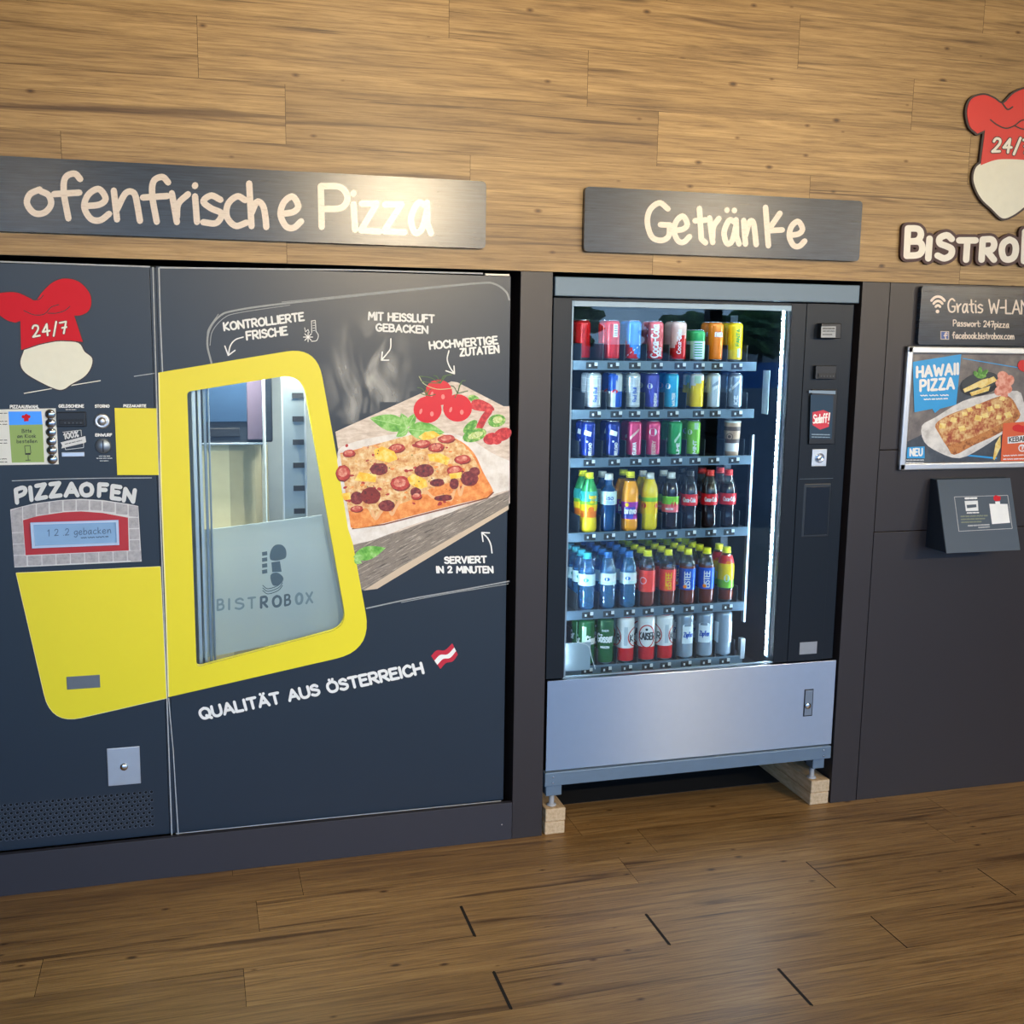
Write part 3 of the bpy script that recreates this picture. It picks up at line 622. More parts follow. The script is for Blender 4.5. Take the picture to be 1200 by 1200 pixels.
for tx, a, b, bl, h in (('PIZZAAUSWAHL', 12, 45.5, 478.2, 3.2), ('GELDSCHEINE', 69, 98, 477.4, 3.2), ('STORNO', 111.5, 128, 477.4, 3), ('EINWURF', 112, 131, 511.2, 3), ('PIZZAKARTE', 145, 171, 477, 2.8)):
    P.text(tx, (a, bl), (b, bl), (a, bl - h), 1.0, CHALK, .0005, .22, 3, 5)
P.scribble((77, 480), (89, 480), .8, CHALK, .0005, 2); P.scribble((116, 534.5), (129, 534.5), .8, CHALK, .0005, 2); P.scribble((113, 537), (132, 537), .8, CHALK, .0005, 3); P.scribble((117, 540), (127, 540), .8, CHALK, .0005, 2)
P.stroke([(14, 563.5), (60, 561.5), (120, 560.3), (178, 560)], .9, LINEW, .0005, 0)
# badge 100 %
bd = mat('badge_grey', '#d3d6d8', .5)
P.stroke([(73.5, 506.5), (95, 504), (95.5, 511)], .6, bd, .0005, 0); P.stroke([(76, 524), (77, 527), (98, 524.5), (98, 519)], .6, bd, .0005, 0)
P.text('100%', (75.5, 514.5), (92, 511.5), (74.6, 508), 1.5, bd, .0006, .22, 3, 6)
P.poly([(71, 518.5), (100, 511), (101, 518), (99, 519), (72, 525.5), (73, 522)], bd, .0006); P.scribble((76, 520.5), (96, 516), 1.0, SLATE, .0009, 3)
P.build('lettering', cp, PM)
# PIZZAOFEN arch
P = Print(wallmap(YP))
for ch, a, b, c, d in (('P', (20, 589), (31, 585.5), (18.5, 574), 0), ('I', (36, 586), (38, 585.5), (34.4, 571.5), 0), ('Z', (43, 584.5), (54, 582.5), (42, 569.5), 0), ('Z', (59.5, 582), (71, 580.5), (58.5, 567.5), 0), ('A', (77, 580.8), (91, 580.5), (76.8, 567), 0),
                         ('O', (95, 580.5), (108, 580.5), (95, 567), 0), ('F', (116, 581), (125, 581.5), (116.5, 567.5), 0), ('E', (131, 583.5), (140, 584.8), (132, 569.5), 0), ('N', (145, 586.5), (156, 588), (147, 573), 0)):
    P.text(ch, a, b, c, 5.0, mat('lettering_silver', '#d3d8da', .5), .0006, 0, 4, 8)
P.build('oven_lettering', cp, PM)
# stone arch around the oven display
P = Print(wallmap(YP)); STN = spotted('arch_stone', '#9a9ba2', ['#a9aab0', '#b4b4b9'], .6, 60, (.35, .65)); MORT = mat('mortar_light', '#cfd2d4', .6)
outer = [(12, 597), (40, 590), (70, 586), (95, 584.6), (120, 586), (150, 590.5), (162, 593), (166, 658), (17, 665)]
P.poly(outer, MORT, .0004)
top = [(12.6, 597.5, 26, 612), (26.5, 593.5, 42, 607), (42.5, 590.3, 57, 602.6), (58, 588, 73, 600), (74, 586, 88.6, 598.6), (89.3, 585.6, 104, 598.4), (105, 586, 119, 598.8), (120, 587, 134.5, 600.5), (135.3, 589, 149.5, 603.5), (150.2, 591.3, 162, 606.2)]
for i, (x0, y0, x1, y1) in enumerate(top):
    dy = (top[i + 1][1] if i + 1 < len(top) else y0 + 2) - y0; dy = max(-4, min(3, dy))
    P.poly(rounded([(x0 + .5, y0 + .5), (x1, y0 + dy + .4), (x1, y1 - .4), (x0 + .8, y1 + (1.6 if i < 5 else -2) * (abs(i - 4.5) > .6) * .6)], 1.2, 3), STN, .0008)
for k in range(4):
    x, y = 13.3 + k * 1.0, 611.5 + k * 13.3; P.poly(rounded([(x, y), (x + 13.2, y - .8), (x + 13.8, y + 12), (x + .7, y + 12.4)], 1.2, 3), STN, .0008)
for k in range(4):
    x, y = 150.8 + k * .6, 607 + k * 13; P.poly(rounded([(x, y), (x + 11.4, y - .4), (x + 12, y + 11.8), (x + .5, y + 12.1)], 1.2, 3), STN, .0008)
for k in range(8):
    x, y = 32.7 + k * 16.7, 651.6 - k * .85; P.poly(rounded([(x, y), (x + 15.7, y - .8), (x + 16, y + 10.6), (x + .3, y + 11.2)], 1.2, 3), STN, .0008)
P.poly(rounded([(16.5, 652.5), (31, 651.5), (31.5, 663), (17.3, 664)], 1.2, 3), STN, .0008)
P.poly([(27, 609.5), (45, 604.5), (75, 600.2), (95, 599.2), (120, 601), (150, 606.5), (151, 645), (30, 650.5)], mat('oven_red', '#b0262f', .45), .0012)
P.build('stone_arch', cp, PM)
od = Print(wallmap(YP)); od.holed([(36, 612), (139, 609), (140, 638), (38, 642)], [(39.5, 614.5), (136, 611.5), (137, 635.5), (41.5, 639)], ALU, .010, .003); 
for q in ([(36, 612), (139, 609)], [(139, 609), (140, 638)], [(140, 638), (38, 642)], [(38, 642), (36, 612)]): od.poly([q[0], q[1], q[1], q[0]][:2] + [q[1]], ALU, .010)
odo = od.build('oven_display', cp, PM)
P = Print(wallmap(YP)); P.poly([(36, 612), (139, 609), (140, 638), (38, 642)], mat('lcd_blue', '#7c9fc4', .25, 0, .08, 20, 0, ('#7fa3c8', .10)), .004)
lc = mat('lcd_text', '#46607f', .4); P.text('1 2 .2 gebacken', (56, 628), (130, 624.5), (56, 620.5), .9, lc, .0046, .2, 3, 5); P.scribble((95, 630), (127, 628.5), 1.6, lc, .0046, 3); P.build('display_screen', odo, PM)
# selection display with six buttons
P = Print(wallmap(YP)); P.poly([(-60, 481), (65.3, 478.5), (68.8, 544), (-60, 546)], mat('sticker_white', '#dfe2dc', .45), .0015, 0.0)
bk = mat('print_black', '#23262b', .5)
for yy in (484.5, 494, 497.5, 516, 519.5, 538, 541.5): P.scribble((-30, yy), (8.5, yy - .3), 1.0, bk, .002, 4)
sd = P.build('selection_display', cp, PM)
P = Print(wallmap(YP)); P.poly([(10, 482.3), (48.5, 482), (50, 497.3), (10.8, 498)], mat('screen_blue', '#3f8ff2', .3, 0, .03, 5, 0, ('#3a8cf0', .15)), .0022)
P.poly([(10.8, 498), (50, 497.3), (52, 541.5), (14, 542)], mat('screen_green', '#8aa457', .3, 0, .03, 5, 0, ('#86a052', .08)), .0022)
P.disc((27.5, 488.3), 2.0, REDP, .0028, 12); P.disc((31, 487.4), 2.4, REDP, .0030, 12); P.disc((34, 488.2), 1.9, REDP, .0032, 12); P.poly([(28, 488.5), (34, 488.3), (33.6, 493.5), (28.4, 493.7)], REDP, .0034)
for tx, a, b, bl in (('Bitte', 26, 37, 507), ('am Kiosk', 20.5, 42, 513), ('bestellen', 20, 43.5, 519)): P.text(tx, (a, bl), (b, bl - .3), (a, bl - 4), .65, bk, .0028, .2, 3, 5)
P.stroke([(29, 522.5), (35.5, 522), (36.3, 531), (30, 531.3), (29, 522.5)], .7, bk, .0028, 0); P.stroke([(29.6, 532), (36, 532)], 1.6, bk, .0028, 0); P.stroke([(33, 533), (33.3, 539)], .7, bk, .0028, 0); P.stroke([(30, 539.3), (36, 539)], .8, bk, .0028, 0)
P.build('display_screen', sd, PM)
for k in range(6):
    c = W(58.8 + .5 * k, 485.3 + 10.55 * k, YP); b = MB(); b.lathe([(.0150, 0), (.0150, .004), (.0125, .0065), (.0115, .0065), (.010, .0080), (.001, .0095)], CHROME, 20, (c.x, YP - .001, c.z), 'Y'); b.build('button', sd, PM)
# banknote slot, change flap, cancel button, coin knob
def pxbox(mb, x0, y0, x1, y1, d0, d1, m, bev=0, Y=YP):
    a = W(x0, y1, Y); b = W(x1, y0, Y); mb.box(a.x, b.x, Y - d1, Y - d0, a.z, b.z, m, bev); return mb
n = MB(); pxbox(n, 66.8, 482.5, 100.6, 500, 0, .009, BLK, .002); n = n.build('banknote_slot', cp, PM)
k = MB(); pxbox(k, 70, 491.5, 98, 497.5, .0085, .012, mat('slot_dark', '#050608', .4), .001)
for q in range(5): pxbox(k, 76 + q * 4.6, 494.5, 77.6 + q * 4.6, 496, .0115, .0128, mat('slot_grey', '#44494f', .4))
k.build('slot_mouth', n, PM)
k = MB(); pxbox(k, 72.5, 529.5, 99, 535.2, 0, .006, ALU, .0015); k.build('change_flap', cp, PM)
c = W(119.7, 493.5, YP); k = MB(); k.lathe([(.0235, 0), (.0235, .004), (.020, .007), (.0145, .007), (.0125, .005), (.0125, .012), (.002, .013)], ALU, 24, (c.x, YP, c.z), 'Y'); k.build('cancel_button', cp, PM)
c = W(121.0, 522.5, YP); k = MB(); k.lathe([(.0235, 0), (.0235, .004), (.0205, .008), (.001, .009)], ALUD, 24, (c.x, YP, c.z), 'Y'); k.box(c.x - .0015, c.x + .0015, YP - .0105, YP - .006, c.z - .018, c.z + .018, BLK); k.build('coin_slot', cp, PM)
# coin return flap in the yellow field, lock plate, grille
k = MB(); pxbox(k, 78.6, 790.5, 117, 808, -.002, .003, mat('flap_grey', '#767b80', .4, .6), .001); k.build('return_flap', cp, PM)
k = MB(); pxbox(k, 127, 874, 163.5, 921, 0, .004, ALU, .0015); kl = k.build('lock_plate', cp, PM)
c = W(145.5, 898, YP); k = MB(); k.lathe([(.0125, 0), (.0125, .003), (.010, .006), (.001, .0065)], CHROME, 20, (c.x, YP - .004, c.z), 'Y'); k.build('lock_cylinder', kl, PM)
GR = mat('grille_rim', '#5d6470', .45, .4); HO = mat('grille_hole', '#05070a', .9)
P = Print(wallmap(YP)); 
za, zb = pxz(178, 926)[1], pxz(178, 966)[1]; xa = pxz(178, 946)[0]
def plane(Y): return lambda x, y, l: Vector((x, Y - l, y))
P = Print(plane(YP)); pit = .0176
for r in range(9):
    for q in range(41):
        x = xa - q * pit - (pit / 2 if r % 2 else 0); z = za - .006 - r * pit * .80
        if x > cx0 + .01: P.disc((x, z), .0062, GR, .0004, 10); P.disc((x + .0006, z + .0008), .0048, HO, .0007, 8)
P.build('ventilation_grille', cp, PM)
# narrow middle strip and the door leaf with its window opening
MB().box(-1.2745, -1.2575, YP + .002, YP + .025, .139, 1.962, SLATE, .0005).build('centre_strip', PM, PM)
dx0, dx1, dz0, dz1 = -1.2565, -.1375, .139, 1.966
win = rounded([(219.2, 459), (354, 437.5), (407, 735), (230.3, 782)], [5, 26, 22, 6], 8)
winw = [pxz(*p) for p in win]
P = Print(plane(YP)); P.holed([(dx0, dz0), (dx1, dz0), (dx1, dz1), (dx0, dz1)], winw, SLATE, 0.0, -.022, YEL)
fr = [(dx0, dz0), (dx1, dz0), (dx1, dz1), (dx0, dz1)]
b0 = len(P.v); P.v += [Vector((x, YP, z)) for x, z in fr] + [Vector((x, YP + .024, z)) for x, z in fr]
for k in range(4): P.f.append([b0 + k, b0 + (k + 1) % 4, b0 + 4 + (k + 1) % 4, b0 + 4 + k]); P.mi.append(P.idx(SLATE))
bk_ = tessellate_polygon([[Vector((x, z, 0)) for x, z in fr], [Vector((x, z, 0)) for x, z in winw]]); b0 = len(P.v); P.v += [Vector((x, YP + .024, z)) for x, z in fr + winw]
for tr in bk_: P.f.append([b0 + q for q in tr][::-1]); P.mi.append(P.idx(BLACKV))
door = P.build('door', PM, PM)
P = Print(wallmap(YP))
P.holed([(185.5, 436.6)] + rounded([(185.6, 436.5), (371, 406), (436.5, 762), (196.8, 817)], [0, 36, 44, 0], 9)[1:], win, YEL, .0008)
P.build('yellow_frame', door, PM)
P = Print(wallmap(YP)); P.stroke([(186.2, 313.5), (188, 378), (190.5, 437)], 1.5, LINEW, .0005, 0); P.stroke([(197.6, 818), (203, 880), (209, 978.5)], 1.1, LINEW, .0005, 0); P.stroke([(187, 313.6), (420, 316.5), (566, 320.6)], 1.8, LINEW, .0005, 0); P.stroke([(206, 977), (380, 959), (587, 938.5)], 1.1, LINEW, .0005, 0)
P.stroke([(186, 437), (188.5, 560), (194, 700), (197.6, 816)], 1.4, mat('pale_yellow_edge', '#f2efb0', .5), .0011, 0)
P.build('worn_edging', door, PM)
# chalk outline
P = Print(wallmap(YP)); SK = mat('chalk_sketch', '#9aa0a2', .6, 0, .25, 150)
def sk(pts, n=5, w=1.4): q = cr(pts, False, n); P.stroke(q, w, SK, .0005, 0)
sk([(248, 426), (243, 404), (246, 385), (258, 370), (275, 364), (330, 356), (480, 340), (560, 332), (580, 333), (593, 342), (597, 352)], 6, 2.2); sk([(246, 405), (249, 388), (262, 373), (280, 366.5), (340, 357.5)], 6, .9); sk([(243, 400), (244, 386), (256, 368)], 5, .8); sk([(330, 354), (470, 339.5), (556, 331.5)], 5, .8)
P.build('chalk_outline', door, PM)
P = Print(wallmap(YP))
sk([(429, 713), (480, 702), (540, 691.5), (597, 681)], 5, 1.5); sk([(470, 706), (520, 696.5), (596, 684)], 4, .8)
P.build('chalk_outline', door, PM)
# steam print
SM = smoke_mat('steam_print', '#dcdedb')
P = Print(wallmap(YP)); nx, ny = 10, 12
idx = {}
for j in range(ny + 1):
    for i in range(nx + 1): idx[i, j] = len(P.v); P.v.append(P.m(374 + 118 * i / nx, 355 + 155 * j / ny, .0004))
for j in range(ny):
    for i in range(nx):
        mx_, my_ = 374 + 118 * (i + .5) / nx, 355 + 155 * (j + .5) / ny
        if my_ < 500 - (mx_ - 396) * .44 or mx_ < 396: P.f.append([idx[i, j], idx[i + 1, j], idx[i + 1, j + 1], idx[i, j + 1]]); P.mi.append(P.idx(SM))
so = P.build('steam_print', door, PM)
fa = so.data.attributes.new('fade', 'FLOAT', 'POINT'); fv = []
for j in range(ny + 1):
    for i in range(nx + 1):
        a = (i / nx - .52) / .5; b = (j / ny - .62) / .6; fv.append(max(0, 1 - a * a - b * b) * .85)
fa.data.foreach_set('value', fv)
# pizza picture
P = Print(wallmap(YP))
BRD = spotted('picture_board', '#c2b2a2', ['#d6c8ba', '#e6dbd0'], .42, 26, (.35, .65), (1, 1, 3)); BRDF = spotted('picture_board_side', '#57524d', ['#8f867b', '#7d756c', '#b9aea1'], .42, 16, (.38, .62), (1, 1, 13), 5, .47); PP = spotted('picture_paper', '#cfc8c0', ['#e0dcd6', '#ebe8e4'], .42, 18, (.35, .62))
CRU = spotted('picture_crust', '#d9762c', ['#e88f45', '#f0ab62'], .4, 34, (.36, .62)); CHE = spotted('picture_cheese', '#c07443', ['#d89f62', '#e6c48c', '#efdcb2'], .4, 48, (.32, .66)); SAL = spotted('picture_salami', '#a02424', ['#b8342e', '#cc5a48'], .4, 60, (.36, .66)); SALD = spotted('picture_salami_dark', '#501a24', ['#7a2428', '#99463f'], .4, 80, (.36, .66))
PIN = spotted('picture_pineapple', '#f0b624', ['#f7cf4a', '#fae08a'], .4, 40, (.38, .62)); TOM = mat('tomato_red', '#d8131c', .3, 0, .08, 30); TOML = mat('tomato_light', '#f08a80', .4); LF = spotted('basil_green', '#4f9a34', ['#76bd4e', '#a8d886'], .4, 30, (.36, .62)); LFD = spotted('stem_green', '#33561f', ['#4d7030'], .4, 40); CHG = spotted('chili_green', '#3f8a2a', ['#6cb043', '#c9dc8e'], .4, 70, (.38, .66)); CHR = spotted('chili_red', '#a81420', ['#cf2b30', '#e0655c'], .4, 60, (.4, .68))
P.poly([(393, 506), (500, 458), (529, 447), (536, 448), (590, 476), (597, 476), (597.5, 590), (440, 668), (417, 660)], BRD, .0004)
P.poly([(410, 640), (470, 622), (597, 575), (596, 596), (440, 690), (425, 692), (420, 686)], BRDF, .0006)
P.poly([(426, 692), (470, 664), (596, 592), (596, 597), (442, 690)], mat('board_edge', '#cdbba4', .45), .0008)
P.poly(clean(cr([(395, 540), (400, 524), (440, 512), (500, 506), (545, 512), (575, 530), (597, 540)], False, 4) + [(597, 574), (560, 584)] + cr([(530, 600), (480, 616), (440, 632), (414, 638)], False, 3) + [(408, 620)]), PP, .0008)
pz = clean([(398.5, 531)] + cr([(412, 528), (450, 518), (490, 508), (515, 508), (540, 517), (556, 532), (566, 553), (576, 571), (577, 577), (570, 583), (548, 588), (500, 600), (450, 613), (420, 619), (411, 618)], False, 4))
P.poly(pz, CRU, .0012)
P.poly(clean([(398.5, 532)] + cr([(412, 529), (450, 518), (490, 508), (515, 508), (538, 517), (553, 533), (562, 552), (555, 562), (540, 560), (533, 578), (528, 566), (505, 572), (490, 582), (470, 590), (455, 593), (445, 604), (436, 606), (430, 596), (412, 598), (408, 600)], False, 3)), CHE, .0016)
def patch(c, rx, ry, mm, l, rot=0, jag=.12, n=14):
    q = []
    for k in range(n):
        a = 2 * math.pi * k / n; f = 1 + random.uniform(-jag, jag); x, y = rx * f * math.cos(a), ry * f * math.sin(a); q.append((c[0] + x * math.cos(rot) - y * math.sin(rot), c[1] + x * math.sin(rot) + y * math.cos(rot)))
    P.poly(q, mm, l)
for i, (x, y, rx, ry, d) in enumerate(((409, 531, 7, 4, 0), (465, 525, 9, 5, 0), (495, 520, 9, 4.5, 0), (523, 514, 9.5, 4.5, 0), (511, 524, 9, 5, 0), (402, 554, 8, 9, 0), (444, 549, 10, 6.5, 1), (497, 551, 10.5, 7, 1), (469, 566, 11, 8, 0), (533, 551, 9, 5.5, 0), (542, 538, 9, 5, 0), (550, 560, 10, 8, 1), (434, 580, 11, 9, 1), (418, 583, 7, 7, 1), (453, 592, 9, 6, 1), (418, 596, 7, 3.5, 0), (512, 565, 8, 4, 1), (532, 566, 5, 6, 1), (488, 581, 6, 4, 0), (519, 583, 10, 3, 1), (487, 576, 6, 5, 1), (556, 552, 6, 5, 1))):
    patch((x, y + .8), rx * 1.08, ry * 1.1, spotted('salami_rim', '#7a2018', ['#8f2a20', '#5e1a16'], .4, 60) if 'salami_rim' not in MATS else MATS['salami_rim'], .0019 + i * 1e-5, 0, .05, 18); patch((x, y), rx, ry, SALD if d else SAL, .002 + i * 1e-5, -.15, .05, 18)
    if not d: patch((x - .5, y - .6), rx * .7, ry * .62, spotted('salami_face', '#c85f50', ['#d98670', '#e8b199'], .4, 70, (.4, .64)) if 'salami_face' not in MATS else MATS['salami_face'], .0023 + i * 1e-5, -.15, .08, 16)
for q in ([(438, 527), (448, 523), (462, 529), (466, 538), (455, 542), (440, 538)], [(501, 532), (516, 531), (527, 537), (524, 545), (511, 541), (503, 540)], [(415, 563), (421, 553), (441, 556), (440, 565), (428, 564)], [(477, 560), (484, 555), (499, 562), (501, 570), (492, 573), (480, 567)], [(490, 512), (498, 506), (508, 505), (516, 510), (506, 514), (496, 516)], [(400, 578), (410, 577), (411, 585), (403, 586)], [(526, 555), (541, 553), (540, 560), (528, 561)]): P.poly(q, PIN, .0027)
for q in ([(436, 598), (440, 608), (446, 600), (450, 592)], [(455, 592), (459, 603), (463, 596), (468, 588)], [(500, 576), (508, 583), (518, 581), (528, 586), (532, 576)], [(536, 565), (539, 580), (542, 572), (545, 562)]): P.stroke(cr(q, False, 4), 3.2, mat('cheese_drip', '#e9b884', .4, 0, .1, 60), .0018, 6)
P.stroke([(413, 619.5), (450, 614.5), (500, 601.5), (548, 589.5), (571, 583.5), (578, 577)], 1.6, mat('crust_under', '#7a4326', .5), .0011, 6)
for q in ([(400, 556), (432, 552), (470, 545), (520, 540)], [(420, 572), (455, 566), (488, 561)], [(430, 538), (470, 534), (500, 527)]): P.stroke(cr(q, False, 4), 3.0, spotted('picture_melt', '#e4b46e', ['#efd09a', '#d99a56'], .4, 60) if 'picture_melt' not in MATS else MATS['picture_melt'], .00175, 6)
for k in range(90): P.disc((random.uniform(404, 552), random.uniform(520, 592)), random.uniform(1.4, 3.6), random.choice((MATS['picture_melt'], CRU, SAL, MATS['cheese_drip'])), .00172 + k * 1e-6, 7, random.uniform(1, 2.2), random.uniform(-.5, .5))
for k in range(60): P.disc((random.uniform(420, 548), random.uniform(520, 590)), random.uniform(.4, .9), random.choice((SALD, DKBROWN, LFD, CHE)), .003 + k * 1e-6, 5)
# tomatoes, basil, chillies
for x, y, r, l in ((514, 460, 16, .0012), (501, 480, 16.5, .0016), (536, 478, 17, .0018)):
    P.disc((x, y), r, TOM, l, 24, r * .95); P.disc((x + 5, y + 5), 2.2, TOML, l + .0002, 10, 3); P.disc((x - 8, y + 2), 1.6, TOML, l + .0002, 10, 3.4, .3)
for a, bq in (((516, 449), ((492, 441), (494, 447), (522, 440), (529, 439), (508, 440))), ((500, 463), ((489, 454), (497, 453), (505, 456), (510, 462), (493, 461))), ((536, 461), ((528, 452), (541, 450), (545, 446), (533, 466), (548, 458)))):
    for q in bq: P.stroke(cr([a, ((a[0] + q[0]) / 2, min(a[1], q[1]) + 1.5), q], False, 4), 1.1, LFD, .0022, 5)
P.stroke(cr([(491, 441), (497, 450), (512, 456), (530, 455)], False, 4), .8, mat('stem_pale', '#c8cf9a', .5), .0023, 5)
def leaf(a, b, w, l, mm=LF):
    A, B = Vector(a), Vector(b); d = B - A; nn = Vector((-d.y, d.x)).normalized(); q = [tuple(A + d * t + nn * w * math.sin(math.pi * t ** .8)) for t in [k / 8 for k in range(9)]] + [tuple(A + d * t - nn * w * math.sin(math.pi * t ** .8)) for t in [1 - k / 8 for k in range(1, 8)]]
    P.poly(q, mm, l); P.stroke([a, b], .5, mat('leaf_vein', '#b9dca0', .5), l + .0002, 0)
leaf((478, 500), (433, 490), 10, .0014); leaf((477, 502), (470, 484), 6, .0017); leaf((477, 503), (521, 507), 10.5, .0015); leaf((478, 502), (464, 512), 5, .0018); leaf((478, 500), (487, 484), 5, .0012)
leaf((414, 653), (452, 642), 8, .0014); leaf((415, 655), (424, 660), 4, .0012)
P.poly(cr([(553, 470), (562, 468), (575, 474), (579, 481), (566, 482), (553, 479)], True, 3), CHR, .0012); P.disc((555, 467), 7, CHG, .0010, 12, 4, .3); P.stroke([(573, 482), (567, 490), (562, 500)], 8, CHR, .0013, 8)
P.disc((582, 493), 10.5, CHG, .0016, 16, 7.5, -.2); P.disc((583, 492), 6, spotted('chili_seed', '#b9cf7a', ['#dfe8b4', '#8db356'], .4, 90), .0019, 12, 4.2, -.2); P.disc((551, 500), 10.5, CHG, .0016, 16, 5, -.75); P.disc((556, 510), 14.5, CHG, .0018, 18, 7.5, -.3); P.disc((557, 510), 9.5, MATS['chili_seed'], .0021, 14, 3.8, -.3)
P.disc((576, 514), 10, CHR, .0014, 14, 7, -.2); P.disc((589, 509), 11, CHR, .0013, 14, 7.5, -.4); P.disc((582, 516), 6, CHR, .0015, 12, 5)
P.build('pizza_picture', door, PM)
# lettering and arrows on the door
P = Print(wallmap(YP))
for tx, a, b, tp, w in (('KONTROLLIERTE', (263, 387.2), (356, 375.2), (262, 378.5), 2.3), ('FRISCHE', (289.5, 398), (336.5, 392), (288.5, 389), 2.3), ('MIT HEISSLUFT', (432, 374.5), (508.5, 378), (432, 366), 2.2), ('GEBACKEN', (441, 387.5), (501, 390.5), (441, 379.5), 2.2), ('HOCHWERTIGE', (504, 409), (583, 402.5), (503, 400.8), 2.2), ('ZUTATEN', (539.5, 417), (584.5, 413), (539, 409), 2.2),
                        ('SERVIERT', (521.5, 660), (570, 659), (521, 653), 2.1), ('IN 2 MINUTEN', (512, 671), (577.5, 671), (511.5, 664), 2.1), ('QUALITÄT AUS ÖSTERREICH', (236, 842.5), (496, 788.5), (233, 831), 3.4)):
    P.text(tx, a, b, tp, w, CHALK, .0006, .2, 4, 7)
def arrow(pts, h1, h2, w=1.5):
    q = cr(pts, False, 5); P.stroke(q, w, CHALK, .0006, 6); P.stroke([h1, q[-1], h2], w, CHALK, .0006, 6)
arrow([(285, 395), (276, 398), (270, 405), (267.5, 416.5)], (263.5, 405.5), (275.5, 410.5)); arrow([(458, 397), (457.5, 408), (453, 415), (447, 422)], (448, 412.5), (455.5, 422)); arrow([(526, 411), (524, 421), (527, 430), (532.5, 438)], (522.5, 434.5), (532, 429)); arrow([(576.5, 648), (575, 638), (571, 630), (564.5, 624)], (566, 634.5), (573.5, 624.5))
# thermometer with snowflake
P.stroke([(365, 376), (366.3, 376), (369.5, 375.4), (370.2, 388)] , .8, CHALK, .0006, 4); P.stroke(cr([(370.2, 388), (373, 393), (371, 399), (365, 400)], False, 4), .8, CHALK, .0006, 4); P.stroke([(365, 376), (365.3, 390)], .8, CHALK, .0006, 4)
for q in range(4): P.stroke([(366.5, 378.5 + q * 3), (369, 378.2 + q * 3)], .6, CHALK, .0006, 0)
for k in range(4): a = k * math.pi / 4; P.stroke([(361 - 5.5 * math.cos(a), 395 - 5.5 * math.sin(a)), (361 + 5.5 * math.cos(a), 395 + 5.5 * math.sin(a))], 1, CHALK, .0006, 4)
P.stroke([(357, 384), (358, 389), (361, 386), (362.5, 390)], .7, CHALK, .0006, 4)
P.build('lettering', door, PM)
P = Print(wallmap(YP)); FR = mat('flag_red', '#bf2038', .45)
def flag(v): return cr([(505 + v * 11, 768.5 + v * 15.5), (512 + v * 10.5, 762 + v * 15), (521 + v * 9.5, 762 + v * 13), (530 + v * 6.5, 754 + v * 13)], False, 4)
for v0, v1, mm in ((0, .36, FR), (.36, .68, PW), (.68, 1, FR)): a, b = flag(v0), flag(v1); P.poly(a + b[::-1], mm, .0006)
P.build('flag_print', door, PM)
MB().box(-.225, -.142, YP - .002, YP + .02, 1.967, 1.974, mat('hinge_pale', '#c9c4ba', .4, .3), .001).build('hinge', PM, PM)
# window pane and what stands behind it
def quadbox(P, pts, d, m): P.poly([pxz(*p) for p in pts], m, 0.0, -d)
wg = Print(plane(YP + .013)); ww = grow([(a * 1000, b * 1000) for a, b in winw], 6); wg.poly([(a / 1000, b / 1000) for a, b in ww], thin_glass('oven_window_glass', '#e4eff2', 1.5), 0, -.004); wg.build('window_pane', door, PM)
ch = MB(); CH = mat('chamber_metal', '#9aa3a8', .45, .25); CRM = mat('chamber_cream', '#d9d2ae', .55)
ch.box(-1.26, -1.25, .06, .62, .50, 1.75, CH); ch.box(-.47, -.46, .06, .62, .50, 1.75, CH); ch.box(-1.26, -.46, .62, .63, .50, 1.75, CH); ch.box(-1.26, -.46, .06, .62, 1.74, 1.75, CH); ch.box(-1.26, -.46, .06, .62, .50, .51, mat('chamber_floor', '#8e7a58', .5))
chm = ch.build('oven_chamber', PM, PM)
m = MB(); m.prism([(-1.14, .42), (-1.044, .42), (-1.044, .60), (-1.14, .60)], 'Z', .53, 1.46, CRM); m.prism([(-1.044, .42), (-.955, .435), (-.90, .60), (-1.044, .60)], 'Z', .53, 1.46, mat('chamber_cream_shaded', '#b3ad90', .55)); m.build('cream_lining', chm, PM)  # left face lit cream; right face has its shade put into a darker cream
m = MB(); m.box(-1.14, -.90, .30, .55, 1.40, 1.735, mat('oven_unit', '#20262e', .35, .3), .006); m.box(-1.11, -1.01, .292, .302, 1.42, 1.45, BLK, .002); m.box(-1.125, -.985, .288, .305, 1.47, 1.66, mat('oven_unit_glass', '#2c4058', .2, .3), .003); m.box(-.985, -.935, .29, .305, 1.41, 1.70, mat('oven_unit_sheen', '#4a4050', .4), .002); m.box(-1.145, -.92, .295, .55, 1.392, 1.40, ALUD, .002); m.build('oven_unit', chm, PM)  # narrow purple plate: a pinkish reflection put into its colour
for x, w in ((-1.165, .012), (-1.147, .010), (-1.131, .009), (-1.117, .006)): MB().box(x, x + w, .075, .10, .515, 1.735, ALU if w > .009 else ALUD, .0015).build('guide_rail', chm, PM)
MB().box(-1.135, -1.108, .068, .10, 1.655, 1.70, ALU, .002).build('rail_clamp', chm, PM)
m = MB(); m.tube([(-1.105, .085, 1.70), (-1.02, .085, 1.735)], .003, CHROME, 8); m.build('brace_rod', chm, PM)
MB().box(-.935, -.931, .18, .40, .515, 1.735, mat('clear_edge', '#c4d2da', .2), .001).build('clear_guide', chm, PM)
m = MB(); m.box(-.878, -.873, .18, .20, .515, 1.735, ALU, .001); m.box(-.803, -.798, .18, .20, .515, 1.735, ALU, .001)
m.box(-.873, -.803, .197, .20, .515, 1.735, mat('upright_metal', '#8f9a9e', .3, .6))
m.build('slotted_upright', chm, PM)
for k in range(14): MB().box(-.842, -.805, .193, .1975, .62 + k * .078, .638 + k * .078, mat('slot_black', '#14181c', .6)).build('slot', chm, PM)
fz = wallmap(.075)
